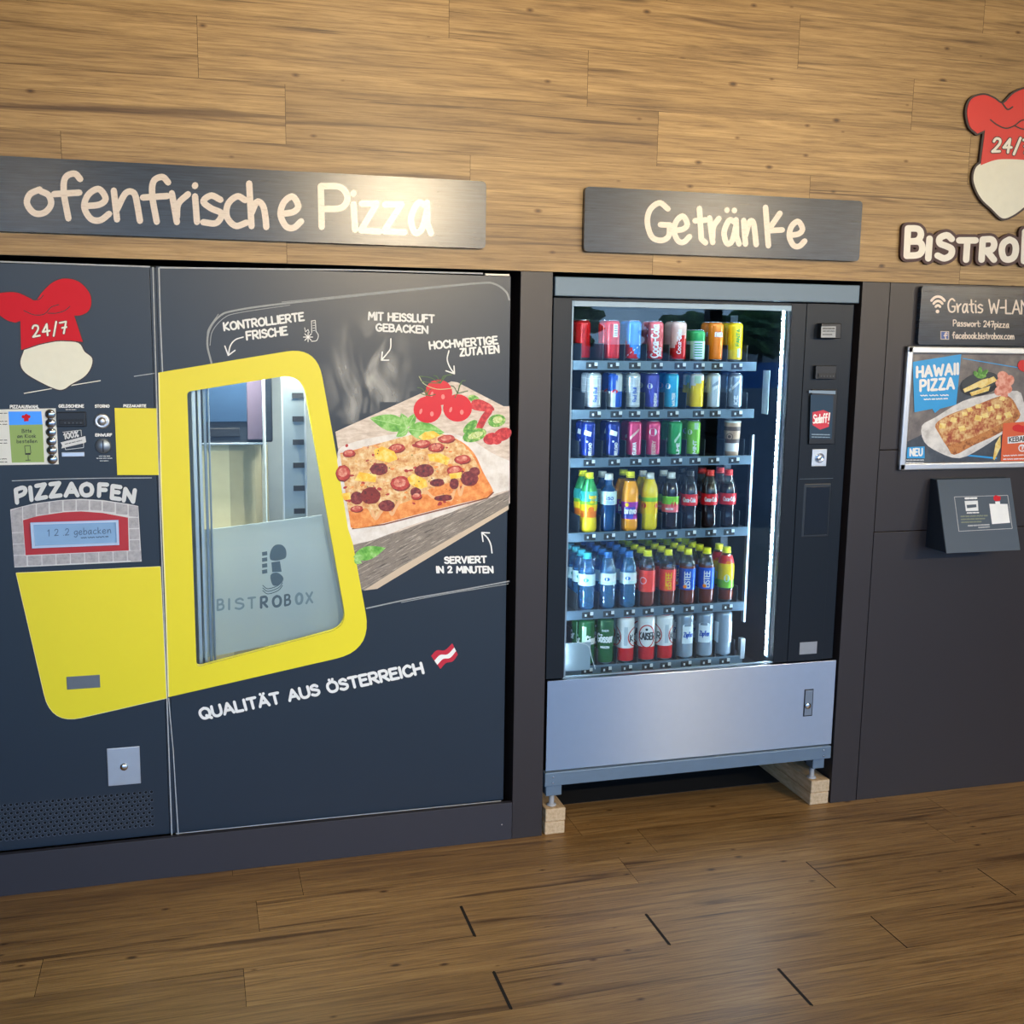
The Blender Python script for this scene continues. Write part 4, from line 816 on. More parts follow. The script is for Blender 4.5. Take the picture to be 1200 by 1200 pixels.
P = Print(wallmap(.085)); P.poly([(236.5, 621.5), (377, 603.5), (408, 745), (408, 760), (236, 781)][:3] + [(404, 739), (238.5, 771)], thin_glass('frosted_glass', '#dfeaf0', .6, .25, .78, '#d3e0e8'), 0, -.004); fp = P.build('frosted_plate', chm, PM)
P = Print(wallmap(.0845)); EC = mat('etched_clear', '#56656f', .3)
for ch_, a, b, bl in (('B', 255, 262, 715), ('I', 268, 269, 714.5), ('S', 276, 285, 714), ('T', 291, 299, 713), ('R', 306, 313, 712), ('O', 320, 329, 711), ('B', 334, 340, 709.5), ('O', 347, 354, 708), ('X', 359, 366, 707)): P.text(ch_, (a, bl), (b, bl - 1), (a, bl - 12), 3.0 if ch_ in 'RO' else 2.4, EC if a > 300 and a < 340 else mat('etched_faint', '#7f919c', .35), .0005, 0, 4, 6)
P.poly(clean(cr([(316.5, 655), (317, 646), (322, 639), (330, 638.5), (335, 644), (335, 653), (329, 656), (322, 657)], True, 4)), EC, .0005); P.poly([(318, 659), (328, 657.5), (330, 670), (319, 670.5)], EC, .0008); P.poly(cr([(317, 674), (325, 671), (332, 677), (329, 684), (320, 686)], True, 4), EC, .0005)
for k in range(4): P.poly([(307, 647 + 7 * k), (313, 646 + 7 * k), (313.3, 650.5 + 7 * k), (307.3, 651.5 + 7 * k)], EC, .0005)
for k in range(3): P.stroke(cr([(308, 686 + 3 * k), (314, 690 + 3 * k), (326, 686 + 3 * k), (331, 680 + 3 * k)], False, 3), 1.0, EC, .0005, 5)
P.build('etched_lettering', fp, PM)
ld = bpy.data.lights.new('chamber_lamp', 'AREA'); ld.shape = 'RECTANGLE'; ld.size = .5; ld.size_y = .12; ld.energy = 14; ld.color = (1, .93, .78)
lo = bpy.data.objects.new('chamber_lamp', ld); COL.objects.link(lo); lo.parent = chm; lo.location = Vector((-.86, .15, 1.73)) - Vector((-1.2, YP, .138))
#PART3
# ------------------------------------------------------------------ drinks vending machine
YV = .02
DM = thing('drinks_vending_machine', 'tall blue-grey drinks vending machine with a lit glass front and steel kick plate', 'vending machine', (.585, .4, 0.10))
VIN = mat('cabinet_inside', '#0f1720', .4, .1)
m = MB()
m.box(.014, .086, YV + .042, .80, .26, 1.902, VIN); m.box(.915, 1.155, YV + .042, .80, .26, 1.902, VIN); m.box(.086, .915, YV + .06, .80, 1.885, 1.902, VIN); m.box(.086, .915, YV + .06, .80, .26, .535, VIN); m.box(.086, .915, .76, .80, .535, 1.885, VIN)
m.build('cabinet', DM, DM)
MB().box(.006, 1.158, -.004, .06, 1.9055, 1.9695, DOORH, .003).build('header', DM, DM)
m = MB(); m.box(.010, .076, YV, YV + .04, .5755, 1.902, DOORB, .002); m.box(.903, .962, YV, YV + .04, .5755, 1.902, DOORB, .002); m.box(.076, .903, YV + .004, YV + .04, 1.893, 1.902, DOORB); m.build('door_frame', DM, DM)
TRIMB = mat('glass_trim', '#7c92a4', .4, .4)
m = MB(); m.box(.0765, .083, YV + .002, YV + .012, .578, 1.8925, TRIMB, .001); m.box(.083, .9025, YV + .002, YV + .012, 1.874, 1.8925, TRIMB, .001); m.box(.083, .9025, YV + .002, YV + .012, .5755, .580, TRIMB, .001); m.build('glass_trim', DM, DM)
MB().box(.083, .9025, YV + .006, YV + .010, .580, 1.886, thin_glass('vending_glass', '#eef6f8', .8)).build('glass_pane', DM, DM)
cpn = MB(); cpn.box(.963, 1.110, YV - .001, YV + .04, .5755, 1.902, DOORB, .001); cpn.box(1.1115, 1.1555, YV + .003, YV + .04, .5755, 1.902, DOORB, .001); cpn = cpn.build('control_panel', DM, DM)
def vb(x0, y0, x1, y1, d0, d1, mm, bev=0, mb=None): mb = mb or MB(); return pxbox(mb, x0, y0, x1, y1, d0, d1, mm, bev, YV)
k = vb(957, 379, 981, 396.5, 0, .030, BLK, .003); cr1 = k.build('card_reader', cpn, DM)
P = Print(wallmap(YV - .030)); P.poly([(962.5, 382.5), (979.5, 382.5), (979, 395.5), (962, 395.5)], mat('reader_label', '#9fa6ac', .5), .0006); P.scribble((964, 385), (978, 385), 1.6, BLK, .001, 3); P.scribble((964, 388), (978, 388), 1.2, BLK, .001, 3); P.scribble((964, 392), (975, 392), 1.2, BLK, .001, 3); P.build('printed_label', cr1, DM)
k = vb(952.5, 428.5, 977.5, 444, 0, .018, BLK, .002); k2 = k.build('banknote_reader', cpn, DM)
k = vb(955.5, 437.5, 976, 442, .017, .0215, mat('slot_dark', '#050608', .4), .001)
for q in range(5): vb(958 + q * 3.6, 440, 959.2 + q * 3.6, 441.3, .021, .0222, mat('slot_grey', '#44494f', .4), 0, k)
k.build('slot_mouth', k2, DM)
k = vb(946.5, 456, 980, 520.5, 0, .010, BLK, .002); vd = k.build('touch_display', cpn, DM)
P = Print(wallmap(YV - .010)); P.poly([(950, 462.5), (976.5, 463.5), (974.5, 514.5), (948.5, 514)], mat('display_glass', '#33414d', .10, 0, .05, 8, 0, ('#33414d', .12)), .0006)
P.poly([(948, 457.5), (979, 458), (979, 462), (948, 460.5)], mat('display_top', '#7d93a8', .3), .0006)
P.poly([(952, 483), (965, 480.5), (973, 484), (971, 500), (961, 503.5), (952, 498)], mat('logo_red', '#b3273a', .4, 0, .03, 5, 0, ('#b3273a', .2)), .001)
P.text('Sielaff', (952.5, 496), (968.5, 495), (953.5, 486), 1.3, PW, .0014, .12, 3, 6); P.text('!', (970, 496), (971, 496), (971.5, 484), 1.5, PW, .0014, 0, 3, 6)
P.scribble((951, 509), (972, 509.5), 1.2, mat('display_text', '#8ea4b5', .4), .001, 4); P.scribble((951, 512), (972, 512.5), 1.0, mat('display_text', '#8ea4b5', .4), .001, 4)
P.build('display_screen', vd, DM)
k = vb(950, 526, 968.5, 546.5, 0, .006, ALU, .002); k2 = k.build('coin_return', cpn, DM)
c = W(959.3, 536.3, YV); k = MB(); k.lathe([(.0175, 0), (.0175, .004), (.0135, .004), (.011, .0015), (.006, .0015), (.005, .004), (.001, .0045)], CHROME, 22, (c.x, YV - .006, c.z), 'Y'); k.build('return_knob', k2, DM)
k = vb(938.5, 566, 974, 630, -.004, .0025, mat('pocket_rim', '#232a31', .35), .004); k2 = k.build('change_pocket', cpn, DM)
k = vb(941.5, 570, 972, 627, .002, .0035, mat('pocket_dark', '#0b0d10', .25), .001); k.build('pocket_opening', k2, DM)
k = vb(936.8, 560.3, 976, 561.5, 0, .0012, mat('seam_light', '#6d7d8a', .4)); k.build('panel_seam', cpn, DM)
k = vb(936.5, 751.5, 957.5, 767, 0, .0015, mat('label_silver', '#9b9fa3', .45, .4)); k.build('type_plate', cpn, DM)
kp = MB().box(.0125, 1.1655, YV - .012, YV + .04, .238, .5725, STEEL, .002).build('kick_plate', DM, DM)
k = vb(939, 806, 951.5, 838.5, .0115, .0132, BLK, .001); vb(940.2, 807.3, 950.5, 837.3, .013, .0142, ALUD, .001, k); k2 = k.build('lock_plate', kp, DM)
c = W(944.2, 825.5, YV); k = MB(); k.lathe([(.0125, 0), (.0125, .004), (.009, .006), (.001, .0065)], CHROME, 20, (c.x, YV - .0142, c.z), 'Y'); k.build('lock_cylinder', k2, DM)
BFR = mat('frame_grey', '#6c8092', .42, .35)
bf = MB(); bf.box(.006, 1.157, -.006, .03, .187, .2365, BFR, .002); bf.box(.03, 1.13, .03, .80, .19, .2365, mat('under_dark', '#14181c', .7)); bfo = bf.build('base_frame', DM, DM)
for x in (.022, 1.140):
    for z in (.200, .222): MB().lathe([(.004, 0), (.0035, .0025), (.001, .003)], CHROME, 10, (x + .035 * (1 if x < .5 else -1) * .4, -.006, z), 'Y').build('screw', bfo, DM)
for x0, x1, y in ((.016, .076, .012), (1.092, 1.142, .012), (.016, .076, .70), (1.092, 1.142, .70)):
    ft = MB().box(x0, x1, y, y + .05, .142, .1868, BFR, .003).build('foot', DM, DM)
    MB().lathe([(.018, 0), (.018, .004), (.012, .007), (.0095, .007), (.0095, .046)], mat('zinc_screw', '#b9bcc0', .4, .3), 16, ((x0 + x1) / 2 - (.012 if x0 > .5 else 0), y + .025, .0975)).build('levelling_screw', ft, DM)
# trays
TRAY = mat('tray_rail', '#5e7486', .38, .45); TRD = mat('tray_dark', '#1a2027', .5); CLIP = mat('lane_clip', '#2a3138', .3); TABW = mat('price_tab', '#cfd8de', .4)
TY = .112
ROWS = [1.688, 1.5165, 1.345, 1.077, .790, .580]
LANES = [[(692, .3), 717, 742, 768, 795, 817, 838, 861], [695.7, 720.5, 741.6, 764, 786.5, 816, 835.6, 861], [689, 718, 743, 765, 790.5, 812, 834, 857.5], [690, 713, 738, 761, 785.6, 807.6, 831, 852.5], [687.5, 712, 736, 758, 782, 805, 827, 850], [686.7, 709, 732.7, 757, 778, 802, 824.7, 846.7]]
LX = []
for r, z in enumerate(ROWS):
    xs = []
    for q in LANES[r]:
        q = q[0] if isinstance(q, tuple) else q
        xs.append(W(q, {0: 400, 1: 459, 2: 515, 3: 585, 4: 680, 5: 746}[r], .15).x)
    LX.append(xs)
    t = MB(); t.box(.10, .822, TY + .012, .60, z - .012, z - .0005, TRD); t.box(.10, .822, TY, TY + .012, z - .030, z + .003, TRAY, .001); tr = t.build('tray', DM, DM)
    for x in xs:
        pr = MB(); pr.box(x - .026, x - .004, TY - .0025, TY + .001, z - .024, z - .006, CLIP); pr.box(x + .003, x + .014, TY - .0035, TY + .001, z - .015, z - .003, TABW); pr.box(x - .018, x - .012, TY - .0045, TY, z - .018, z - .010, TABW)
        pr.box(x - .028, x + .015, TY - .001, TY + .001, z - .025, z - .003, TRD); pr.box(x - .008, x - .001, TY - .004, TY, z - .020, z - .010, BLK); pr.build('price_tab', tr, DM)
    mids = [(a + b) / 2 for a, b in zip(xs, xs[1:])] + [xs[0] - .042, xs[-1] + .040]
    for x in mids: MB().box(x - .0012, x + .0012, TY + .014, .58, z, z + .062, CLIP).build('lane_divider', tr, DM)
st = MB(); st.box(.812, .830, TY - .004, TY + .02, .572, .65, ALU, .001); st.box(.805, .835, .30, .34, .56, 1.86, mat('rack_upright', '#39444f', .4, .3)); st.build('rack_bracket', DM, DM)
MB().box(.845, .855, .16, .18, .70, 1.42, ALUD, .001).build('lift_rail', DM, DM)
ip = MB().box(.088, .195, .075, .078, .582, .686, mat('inner_plate', '#93a3ad', .35, .4), .001).build('inner_plate', DM, DM)
cb = MB(); cb.tube(cr([(.15, .072, .687), (.185, .070, .672), (.198, .070, .63), (.214, .072, .584)], False, 5), .0015, mat('cable_pale', '#b6bcc0', .5), 6); cb.build('cable', DM, DM)
dp = MB(); dp.box(.70, .76, .5, .74, .60, .95, mat('lift_dark', '#151b22', .4)); dp = dp.build('lift_motor', DM, DM)
# lighting inside the machine
LEDT = lamp_mat('led_soft', '#cfe6ff', 30)
LED = lamp_mat('led_white', '#e2f1ff', 105)
def led(name, pts, sx, sy, sz, base, LED=LED):
    b = MB(); b.box(*base, mat('led_base', '#b9d0de', .4)); o = b.build(name, DM, DM)
    q = MB()
    for p in pts: q.box(p[0] - sx, p[0] + sx, p[1] - sy, p[1] + sy, p[2] - sz, p[2] + sz, LED)
    q.build('light_chips', o, DM)
led('led_strip', [(.8985, .072, .60 + k * .0205) for k in range(63)], .0012, .004, .0065, (.8998, .910, .060, .084, .585, 1.88))
led('led_strip', [(.12 + k * .026, .070, 1.8815) for k in range(30)], .008, .004, .0012, (.09, .90, .062, .080, 1.8828, 1.8848), LEDT)
led('led_strip', [(.0875, .068, .62 + k * .041) for k in range(31)], .0012, .004, .010, (.0863, .0868, .062, .080, .60, 1.88))
sg = MB(); sg.box(.872, .8725, .10, .15, 1.50, 1.66, mat('notice_white', '#c9dbe4', .5)); sg.build('notice_strip', DM, DM)

# wooden beams the machine stands on
BEAM = spotted('beam_wood', '#b89a74', ['#c8ab84', '#d4ba96'], .7, 14, (.35, .65), (6, 1, 6))
for x0, x1, side in ((.0115, .087, 'left'), (1.083, 1.163, 'right')):
    for z0, z1, lv in ((0, .0485, 'lower'), (.049, .0975, 'upper')):
        b = MB().box(x0 + (.002 if lv == 'upper' else 0), x1 + (.002 if lv == 'upper' else 0), .001, .86, z0, z1, BEAM, .004).build('wooden_beam'); centre_origin(b)
        tag(b, '%s wooden beam of the stack under the %s foot of the drinks machine' % (lv, side), 'beam', 'beams under the drinks machine')
#PART4
# ------------------------------------------------------------------ cans and bottles
def paint(name, col, rough=.2, metal=.2, **k): return mat('pack_' + name, col, rough, metal, .04, 40, **k)
C_RED = paint('red', '#c81c22'); C_BLUE = paint('blue', '#1f57c0'); C_SKY = paint('sky', '#3a86d8'); C_WHITE = paint('white', '#e6ebee'); C_SILV = paint('silver', '#cad8e0', .2, .35); C_NAVY = paint('navy', '#152f8a'); C_PURP = paint('violet', '#4a4fb0')
C_CYAN = paint('cyan', '#35a8d6'); C_YEL = paint('yellow', '#f2d012'); C_ORG = paint('orange', '#f0801c'); C_GRN = paint('green', '#2f9a55'); C_LIME = paint('lime', '#7cc23a'); C_PINK = paint('pink', '#cf3f74'); C_ROSE = paint('rose', '#e06a72'); C_PALE = paint('pale_rose', '#dcb9b0'); C_DKG = paint('dark_green', '#1b5a30'); C_TAN = paint('tan', '#a98f76', .5, 0); C_BRN = paint('brown', '#4a3a32', .5, 0); C_MINT = paint('mint', '#b8dcc0'); C_STEEL = paint('steel', '#a3b4c4', .2, .5)
C_MAG = paint('magenta', '#a8309a'); C_COLA = mat('cola_dark', '#1d0f10', .15, 0, .1, 20, .6); C_LABR = paint('label_red', '#c4161e', .35, 0); C_TEA = mat('tea_brown', '#5e2413', .18, 0, .1, 20, .5); C_JUICE = mat('juice_orange', '#f0a015', .2, 0, .05, 20, .4); C_JUIY = mat('juice_yellow', '#d9c417', .2, 0, .05, 20, .4); C_LBL = paint('label_pale', '#bfe0e8', .35, 0); C_LBW = paint('label_white', '#d5e3ec', .35, 0)
C_TEAL = paint('teal', '#2fa5a0', .3, 0); CAPY = mat('cap_yellow', '#dfe01c', .35); CAPB = mat('cap_blue', '#2a72c4', .35); CAPA = mat('cap_aqua', '#3fb6cf', .35); CAPW = mat('cap_white', '#d7e2e6', .35); CAPR = mat('cap_red', '#cf2a24', .35); CAPK = mat('cap_dark', '#23262b', .35)
def clear(name, tint, refl=1.6, haze=.25, hz=None): return thin_glass(name, tint, refl, .03, haze, hz or tint)
WATB = clear('bottle_blue', '#6cc0f0', 3.0, .30, '#57b4f0'); WATC = clear('bottle_clear', '#dfe5e6', 2.4, .10, '#9aa4a8'); ISO = clear('bottle_iso', '#3c8fd0', 1.8, .55, '#1d62a8')
LIDM = mat('can_lid', '#b9c0c6', .25, .9)
FACE = math.radians(-20)   # the packs are turned a little towards the doorway side
def cylmap(r, z0, a0=FACE):
    def f(u, v, l): a = u / r + a0 - math.pi / 2; return Vector(((r + l) * math.cos(a), (r + l) * math.sin(a), z0 + v))
    return f
def deco_mesh(name, mb, deco, parent):
    """body mesh with its printed pattern merged in"""
    bmesh.ops.recalc_face_normals(mb.bm, faces=list(mb.bm.faces))
    for P in deco:
        vs = [mb.bm.verts.new(v) for v in P.v]
        for f, i in zip(P.f, P.mi):
            try: g = mb.bm.faces.new([vs[q] for q in f]); g.material_index = mb.mi(P.mats[i])
            except ValueError: pass
    return mb.build(name, parent, None, False)
def can(root, r, h, fn, deco=(), lid=LIDM, taper=.78):
    prof = [(r * .70, 0), (r * .80, .003), (r * .97, .011), (r, .016)]
    zb, zt = .016, h - .016; n = 10
    prof += [(r, zb + (zt - zb) * k / n) for k in range(1, n + 1)]
    prof += [(r * .97, h - .010), (r * taper, h - .004)]
    b = MB(); b.lathe(prof, lambda th, k: LIDM if k < 2 else fn(th - FACE, max(0, min(1, (k - 3 + .5) / n))), 32)
    deco_mesh('body', b, deco, root)
    l = MB(); l.lathe([(r * taper, h - .004), (r * taper * 1.03, h - .001), (r * taper * 1.0, h), (r * taper * .90, h - .001), (r * taper * .86, h - .005), (.001, h - .005)], lid, 24); l.box(-.006, .006, -.012, .006, h - .0048, h - .0035, lid, .001); l.build('lid', root)
BOT = {'round': [(.020, 0), (.028, .004), (.031, .014), (.031, .05), (.031, .06), (.0312, .075), (.0312, .09), (.0312, .105), (.0312, .12), (.0312, .135), (.030, .148), (.026, .165), (.020, .180), (.0145, .192), (.0125, .198), (.0125, .205)],
       'hip': [(.021, 0), (.028, .004), (.031, .016), (.030, .045), (.0275, .06), (.0285, .075), (.031, .09), (.0318, .105), (.0318, .12), (.0318, .135), (.030, .148), (.025, .166), (.019, .182), (.0142, .196), (.0125, .204), (.0125, .211)],
       'slim': [(.020, 0), (.027, .004), (.0295, .014), (.0300, .05), (.0300, .06), (.0295, .075), (.0295, .09), (.030, .105), (.030, .12), (.030, .135), (.0295, .148), (.025, .158), (.017, .166), (.0145, .172), (.0145, .19), (.0145, .205)]}
def bottle(root, shape, zones, cap, label=None, deco=(), h=None):
    """zones: (height from, material) from the base upwards; label: (z0, z1, fn(theta, t), decoration)"""
    prof = BOT[shape]
    def zm(th, k):
        z = (prof[k][1] + prof[k + 1][1]) / 2; mm = zones[0][1]
        for zz, q in zones:
            if z >= zz: mm = q
        return mm
    b = MB(); b.lathe(prof, zm, 28); deco_mesh('bottle_body', b, (), root)
    ht = prof[-1][1]
    c = MB(); c.lathe([(.0150, ht - .012), (.0152, ht + .002), (.0148, ht + .005), (.002, ht + .0055)], cap, 20, (0, 0, 0), 'Z', False); c.lathe([(.0165, ht - .0165), (.0165, ht - .013)], cap, 20); c.build('cap', root)
    if label:
        z0, z1, fn, dl = label; pr = []
        def rad(z):
            for (r0, a), (r1, bb) in zip(prof, prof[1:]):
                if a <= z <= bb: return r0 + (r1 - r0) * (z - a) / max(1e-6, bb - a)
            return prof[-1][0]
        n = 8; pr = [(rad(z0 + (z1 - z0) * k / n) + .0005, z0 + (z1 - z0) * k / n) for k in range(n + 1)]
        q = MB(); rings = []
        for r, z in pr: rings.append([q.bm.verts.new((r * math.cos(2 * math.pi * j / 32 - math.pi / 2), r * math.sin(2 * math.pi * j / 32 - math.pi / 2), z)) for j in range(32)])
        for k, (a, bb) in enumerate(zip(rings, rings[1:])):
            for j in range(32):
                th = 2 * math.pi * (j + .5) / 32; th = th - 2 * math.pi if th > math.pi else th
                f = q.bm.faces.new((a[j], a[(j + 1) % 32], bb[(j + 1) % 32], bb[j])); f.smooth = True; f.material_index = q.mi(fn(th - FACE, (k + .5) / n))
        deco_mesh('label', q, dl, root)
def solid(m): return lambda th, t: m
def bands(*st):     # (upper limit of t, material)
    def f(th, t):
        for lim, m in st:
            if t <= lim: return m
        return st[-1][1]
    return f
def vtext(r, t, z0, z1, u, h, w, m, l=.0004):
    """lettering running up a pack"""
    P = Print(cylmap(r, 0)); P.text(t, (u + h / 2, z0), (u + h / 2, z1), (u - h / 2, z0), w, m, l, .16, 5, 6); return P
def htext(r, t, z, u0, u1, h, w, m, l=.0004):
    P = Print(cylmap(r, 0)); P.text(t, (u0, z), (u1, z), (u0, z + h), w, m, l, .18, 5, 6); return P
def patchp(r, pts, m, l=.0003):
    P = Print(cylmap(r, 0)); n = len(pts)
    if n == 4:      # follow the curve with narrow strips
        a, b, c, d = [Vector(p) for p in pts]
        for k in range(6):
            s, e = k / 6, (k + 1) / 6; P.poly([tuple(a.lerp(b, s)), tuple(a.lerp(b, e)), tuple(d.lerp(c, e)), tuple(d.lerp(c, s))], m, l)
    else: P.poly(pts, m, l)
    return P
def discp(r, c, rad, m, l=.0003, ring=None, ry=None):
    P = Print(cylmap(r, 0)); ry = ry or rad
    if ring: P.stroke([(c[0] + rad * math.cos(2 * math.pi * k / 24), c[1] + ry * math.sin(2 * math.pi * k / 24)) for k in range(25)], ring, m, l, 0)
    else: P.disc(c, rad, m, l, 18, ry)
    return P
def net(r, h, m):
    P = Print(cylmap(r, 0))
    for k in range(-3, 4): P.stroke([(k * .011, .02 + (h - .04) * j / 4) for j in range(5)], .0012, m, .0003, 0)
    for k in range(5): P.stroke([(-.036 + .006 * j, .022 + (h - .044) * k / 4) for j in range(13)], .0012, m, .0003, 0)
    return P
RS, RM, RB = .0280, .0265, .0330
def diag(a, b, k, off, s=1): return lambda th, t: a if (t - off) + s * th * k > 0 else b
SHELF = ['top', 'second', 'third', 'fourth', 'fifth', 'bottom']
spec = []   # row, lane, builder, description, category, depth of the lane, first y offset
def add(row, lane, fn, desc, cat, n=2, y0=0.0, pitch=None): spec.append((row, lane, fn, desc, cat, n, y0, pitch))
Hs, Hm, Hb = .145, .133, .178
K = mat('ink_dark', '#26303a', .5)
# top shelf
add(0, 0, lambda o: can(o, RS, Hs, solid(C_RED)), 'plain red can pushed back', 'can', 2, .085)
add(0, 1, lambda o: can(o, RS, Hs, solid(C_RED), [patchp(RS, [(.004, .085), (.020, .085), (.020, .130), (.004, .130)], C_WHITE)] + [patchp(RS, [(.006, .09 + .008 * k), (.018, .09 + .008 * k), (.018, .093 + .008 * k), (.006, .093 + .008 * k)], K, .0006) for k in range(5)]), 'red can with a white printed box', 'can')
add(0, 2, lambda o: can(o, RS, Hs, diag(C_SKY, C_RED, .28, .22), [patchp(RS, [(-.030, .012), (.040, .066), (.040, .070), (-.030, .016)], C_WHITE)]), 'sky-blue can with a slanting red foot', 'can')
add(0, 3, lambda o: can(o, RS, Hs, bands((.16, C_RED), (1, C_ROSE)), [vtext(RS, 'Coca-Cola', .016, .130, -.004, .026, .0052, C_WHITE), vtext(RS, 'ZERO', .02, .05, .018, .009, .003, C_WHITE)]), 'rose-red can with big white upright script', 'can')
add(0, 4, lambda o: can(o, RS, Hs, lambda th, t: C_RED if t < .34 + .34 * max(0, math.cos(th * 1.4 - .9)) else C_PALE, [vtext(RS, 'Coca-Cola', .03, .115, .002, .014, .0026, C_WHITE)]), 'pale can with a red wave and small script', 'can')
add(0, 5, lambda o: can(o, RS * 1.04, .116, bands((.68, C_MINT), (1, C_GRN)), [patchp(RS * 1.04, [(-.018, .012), (.02, .012), (.02, .075), (-.018, .075)], C_SILV)] + [patchp(RS * 1.04, [(-.014, .02 + .009 * k), (.016, .02 + .009 * k), (.016, .023 + .009 * k), (-.014, .023 + .009 * k)], C_GRN, .0006) for k in range(6)]), 'short green and silver can', 'can')
add(0, 6, lambda o: can(o, RS, Hs, solid(C_ORG), [discp(RS, (.010, .100), .016, C_BLUE, .0003, None, .012), htext(RS, 'FANTA', .092, -.004, .026, .014, .0034, C_WHITE, .0006)]), 'orange can with a blue badge', 'can')
add(0, 7, lambda o: can(o, RS, Hs, solid(C_YEL), [patchp(RS, [(.004, .018), (.016, .018), (.016, .050), (.004, .050)], C_MINT), vtext(RS, 'FANTA', .06, .12, .006, .014, .003, C_GRN)]), 'yellow can with a small pale panel', 'can')
# second shelf
netcan = lambda o: can(o, RM, Hm, solid(C_SILV), [net(RM, Hm, C_WHITE), vtext(RM, 'Red Bull', .03, .08, .006, .012, .0022, C_BLUE)])
bull = lambda o: can(o, RM, Hm, lambda th, t: (C_BLUE if (th < .15) == (t > .5) else C_SILV) if abs(t - .5) > .02 else C_SILV, [discp(RM, (.003, .066), .009, C_RED, .0004, None, .006), patchp(RM, [(-.012, .0655), (.002, .075), (.004, .071), (-.010, .060)], C_RED, .0005), patchp(RM, [(-.002, .12), (.008, .10), (.012, .12), (.008, .124)], C_BLUE)])
add(1, 0, netcan, 'silver can with a pale grid', 'can')
add(1, 1, bull, 'blue and silver chequered can with a red spot', 'can')
add(1, 2, netcan, 'silver can with a pale grid', 'can')
def circ(base, txt, tm=None): return lambda o: can(o, RM, Hm, solid(base), [discp(RM, (-.012, .085), .010, C_WHITE), vtext(RM, txt, .014, .06, .010, .010, .0026, C_WHITE)])
add(1, 3, circ(C_PURP, 'ENERGY'), 'violet can with a white disc', 'can')
add(1, 4, circ(C_CYAN, 'WATER'), 'cyan can with a white disc', 'can')
add(1, 5, lambda o: can(o, RM, Hm, lambda th, t: C_WHITE if t > .78 + .12 * th else C_YEL, [patchp(RM, [(-.012, .095), (.012, .095), (.012, .122), (-.012, .122)], C_MINT)]), 'yellow can with a pale slanted top', 'can')
add(1, 6, lambda o: can(o, RM, Hm, solid(C_SILV), [patchp(RM, [(-.006, .08), (.018, .092), (.018, .108), (-.006, .09)], C_STEEL), patchp(RM, [(.0, .07), (.014, .08), (.014, .09), (.0, .084)], C_WHITE)]), 'plain silver can with a grey stripe', 'can')
add(1, 7, lambda o: can(o, RM * 1.03, Hm, solid(C_STEEL), [patchp(RM * 1.03, [(-.012, .07), (.018, .10), (.018, .112), (-.012, .082)], C_WHITE), vtext(RM * 1.03, 'ICE', .02, .05, .004, .012, .003, C_WHITE)]), 'wider steel-grey can with a white stripe', 'can')
# third shelf
def bolt(base, txt): return lambda o: can(o, RM, Hm, solid(base), [patchp(RM, [(-.014, .085), (.012, .078), (.016, .094), (-.010, .102)], C_WHITE), discp(RM, (0, .060), .004, C_WHITE), vtext(RM, txt, .012, .055, .011, .010, .0028, C_WHITE)])
add(2, 0, bolt(C_NAVY, 'RELOAD'), 'deep blue can with a white flash', 'can')
add(2, 1, bolt(C_NAVY, 'RELOAD'), 'deep blue can with a white flash', 'can')
add(2, 2, lambda o: can(o, RM, Hm, solid(C_PINK), [patchp(RM, [(-.014, .062), (.020, .098), (.020, .106), (-.014, .075)], C_PALE), vtext(RM, 'GUAVA', .012, .055, .004, .012, .003, C_WHITE)]), 'pink can with a pale slanted band', 'can')
add(2, 3, lambda o: can(o, RM, Hm, solid(C_PINK), [discp(RM, (.002, .092), .014, C_WHITE), vtext(RM, 'BERRY', .012, .06, .006, .012, .003, C_PALE)]), 'pink can with a white disc', 'can')
add(2, 4, lambda o: can(o, RM, Hm, solid(C_GRN), [patchp(RM, [(-.002, .05), (.018, .08), (.016, .09), (-.004, .062)], C_MINT), vtext(RM, 'LIME', .012, .05, .010, .010, .003, C_WHITE)]), 'mid green can with a pale slash', 'can')
add(2, 5, lambda o: can(o, RM, Hm, solid(C_LIME), [discp(RM, (-.012, .09), .009, C_WHITE), patchp(RM, [(.004, .10), (.02, .10), (.02, .124), (.004, .124)], C_MINT), vtext(RM, 'MINT', .012, .06, .008, .012, .003, C_WHITE)]), 'lime green can with a white disc', 'can')
def coffee(o):
    b = MB(); r0, r1, h = .0255, .0310, .126; prof = [(r0 * .9, 0), (r0, .002)] + [(r0 + (r1 - r0) * k / 8, .002 + (h - .004) * k / 8) for k in range(1, 9)] + [(r1, h)]
    b.lathe(prof, lambda th, k: C_WHITE if 1 < k < 4 else (C_BRN if k in (4, 7) else C_TAN), 32); deco_mesh('cup', b, [discp(.0305, (-.012, .072), .012, C_BRN, .0006, .0024), discp(.0305, (-.012, .072), .006, C_BRN, .0006)], o)
    l = MB(); l.lathe([(r1 * 1.03, h - .003), (r1 * 1.03, h + .003), (r1 * .9, h + .004), (.001, h + .004)], C_SILV, 28); l.build('lid', o)
add(2, 7, coffee, 'tan and white coffee cup', 'cup', 1)
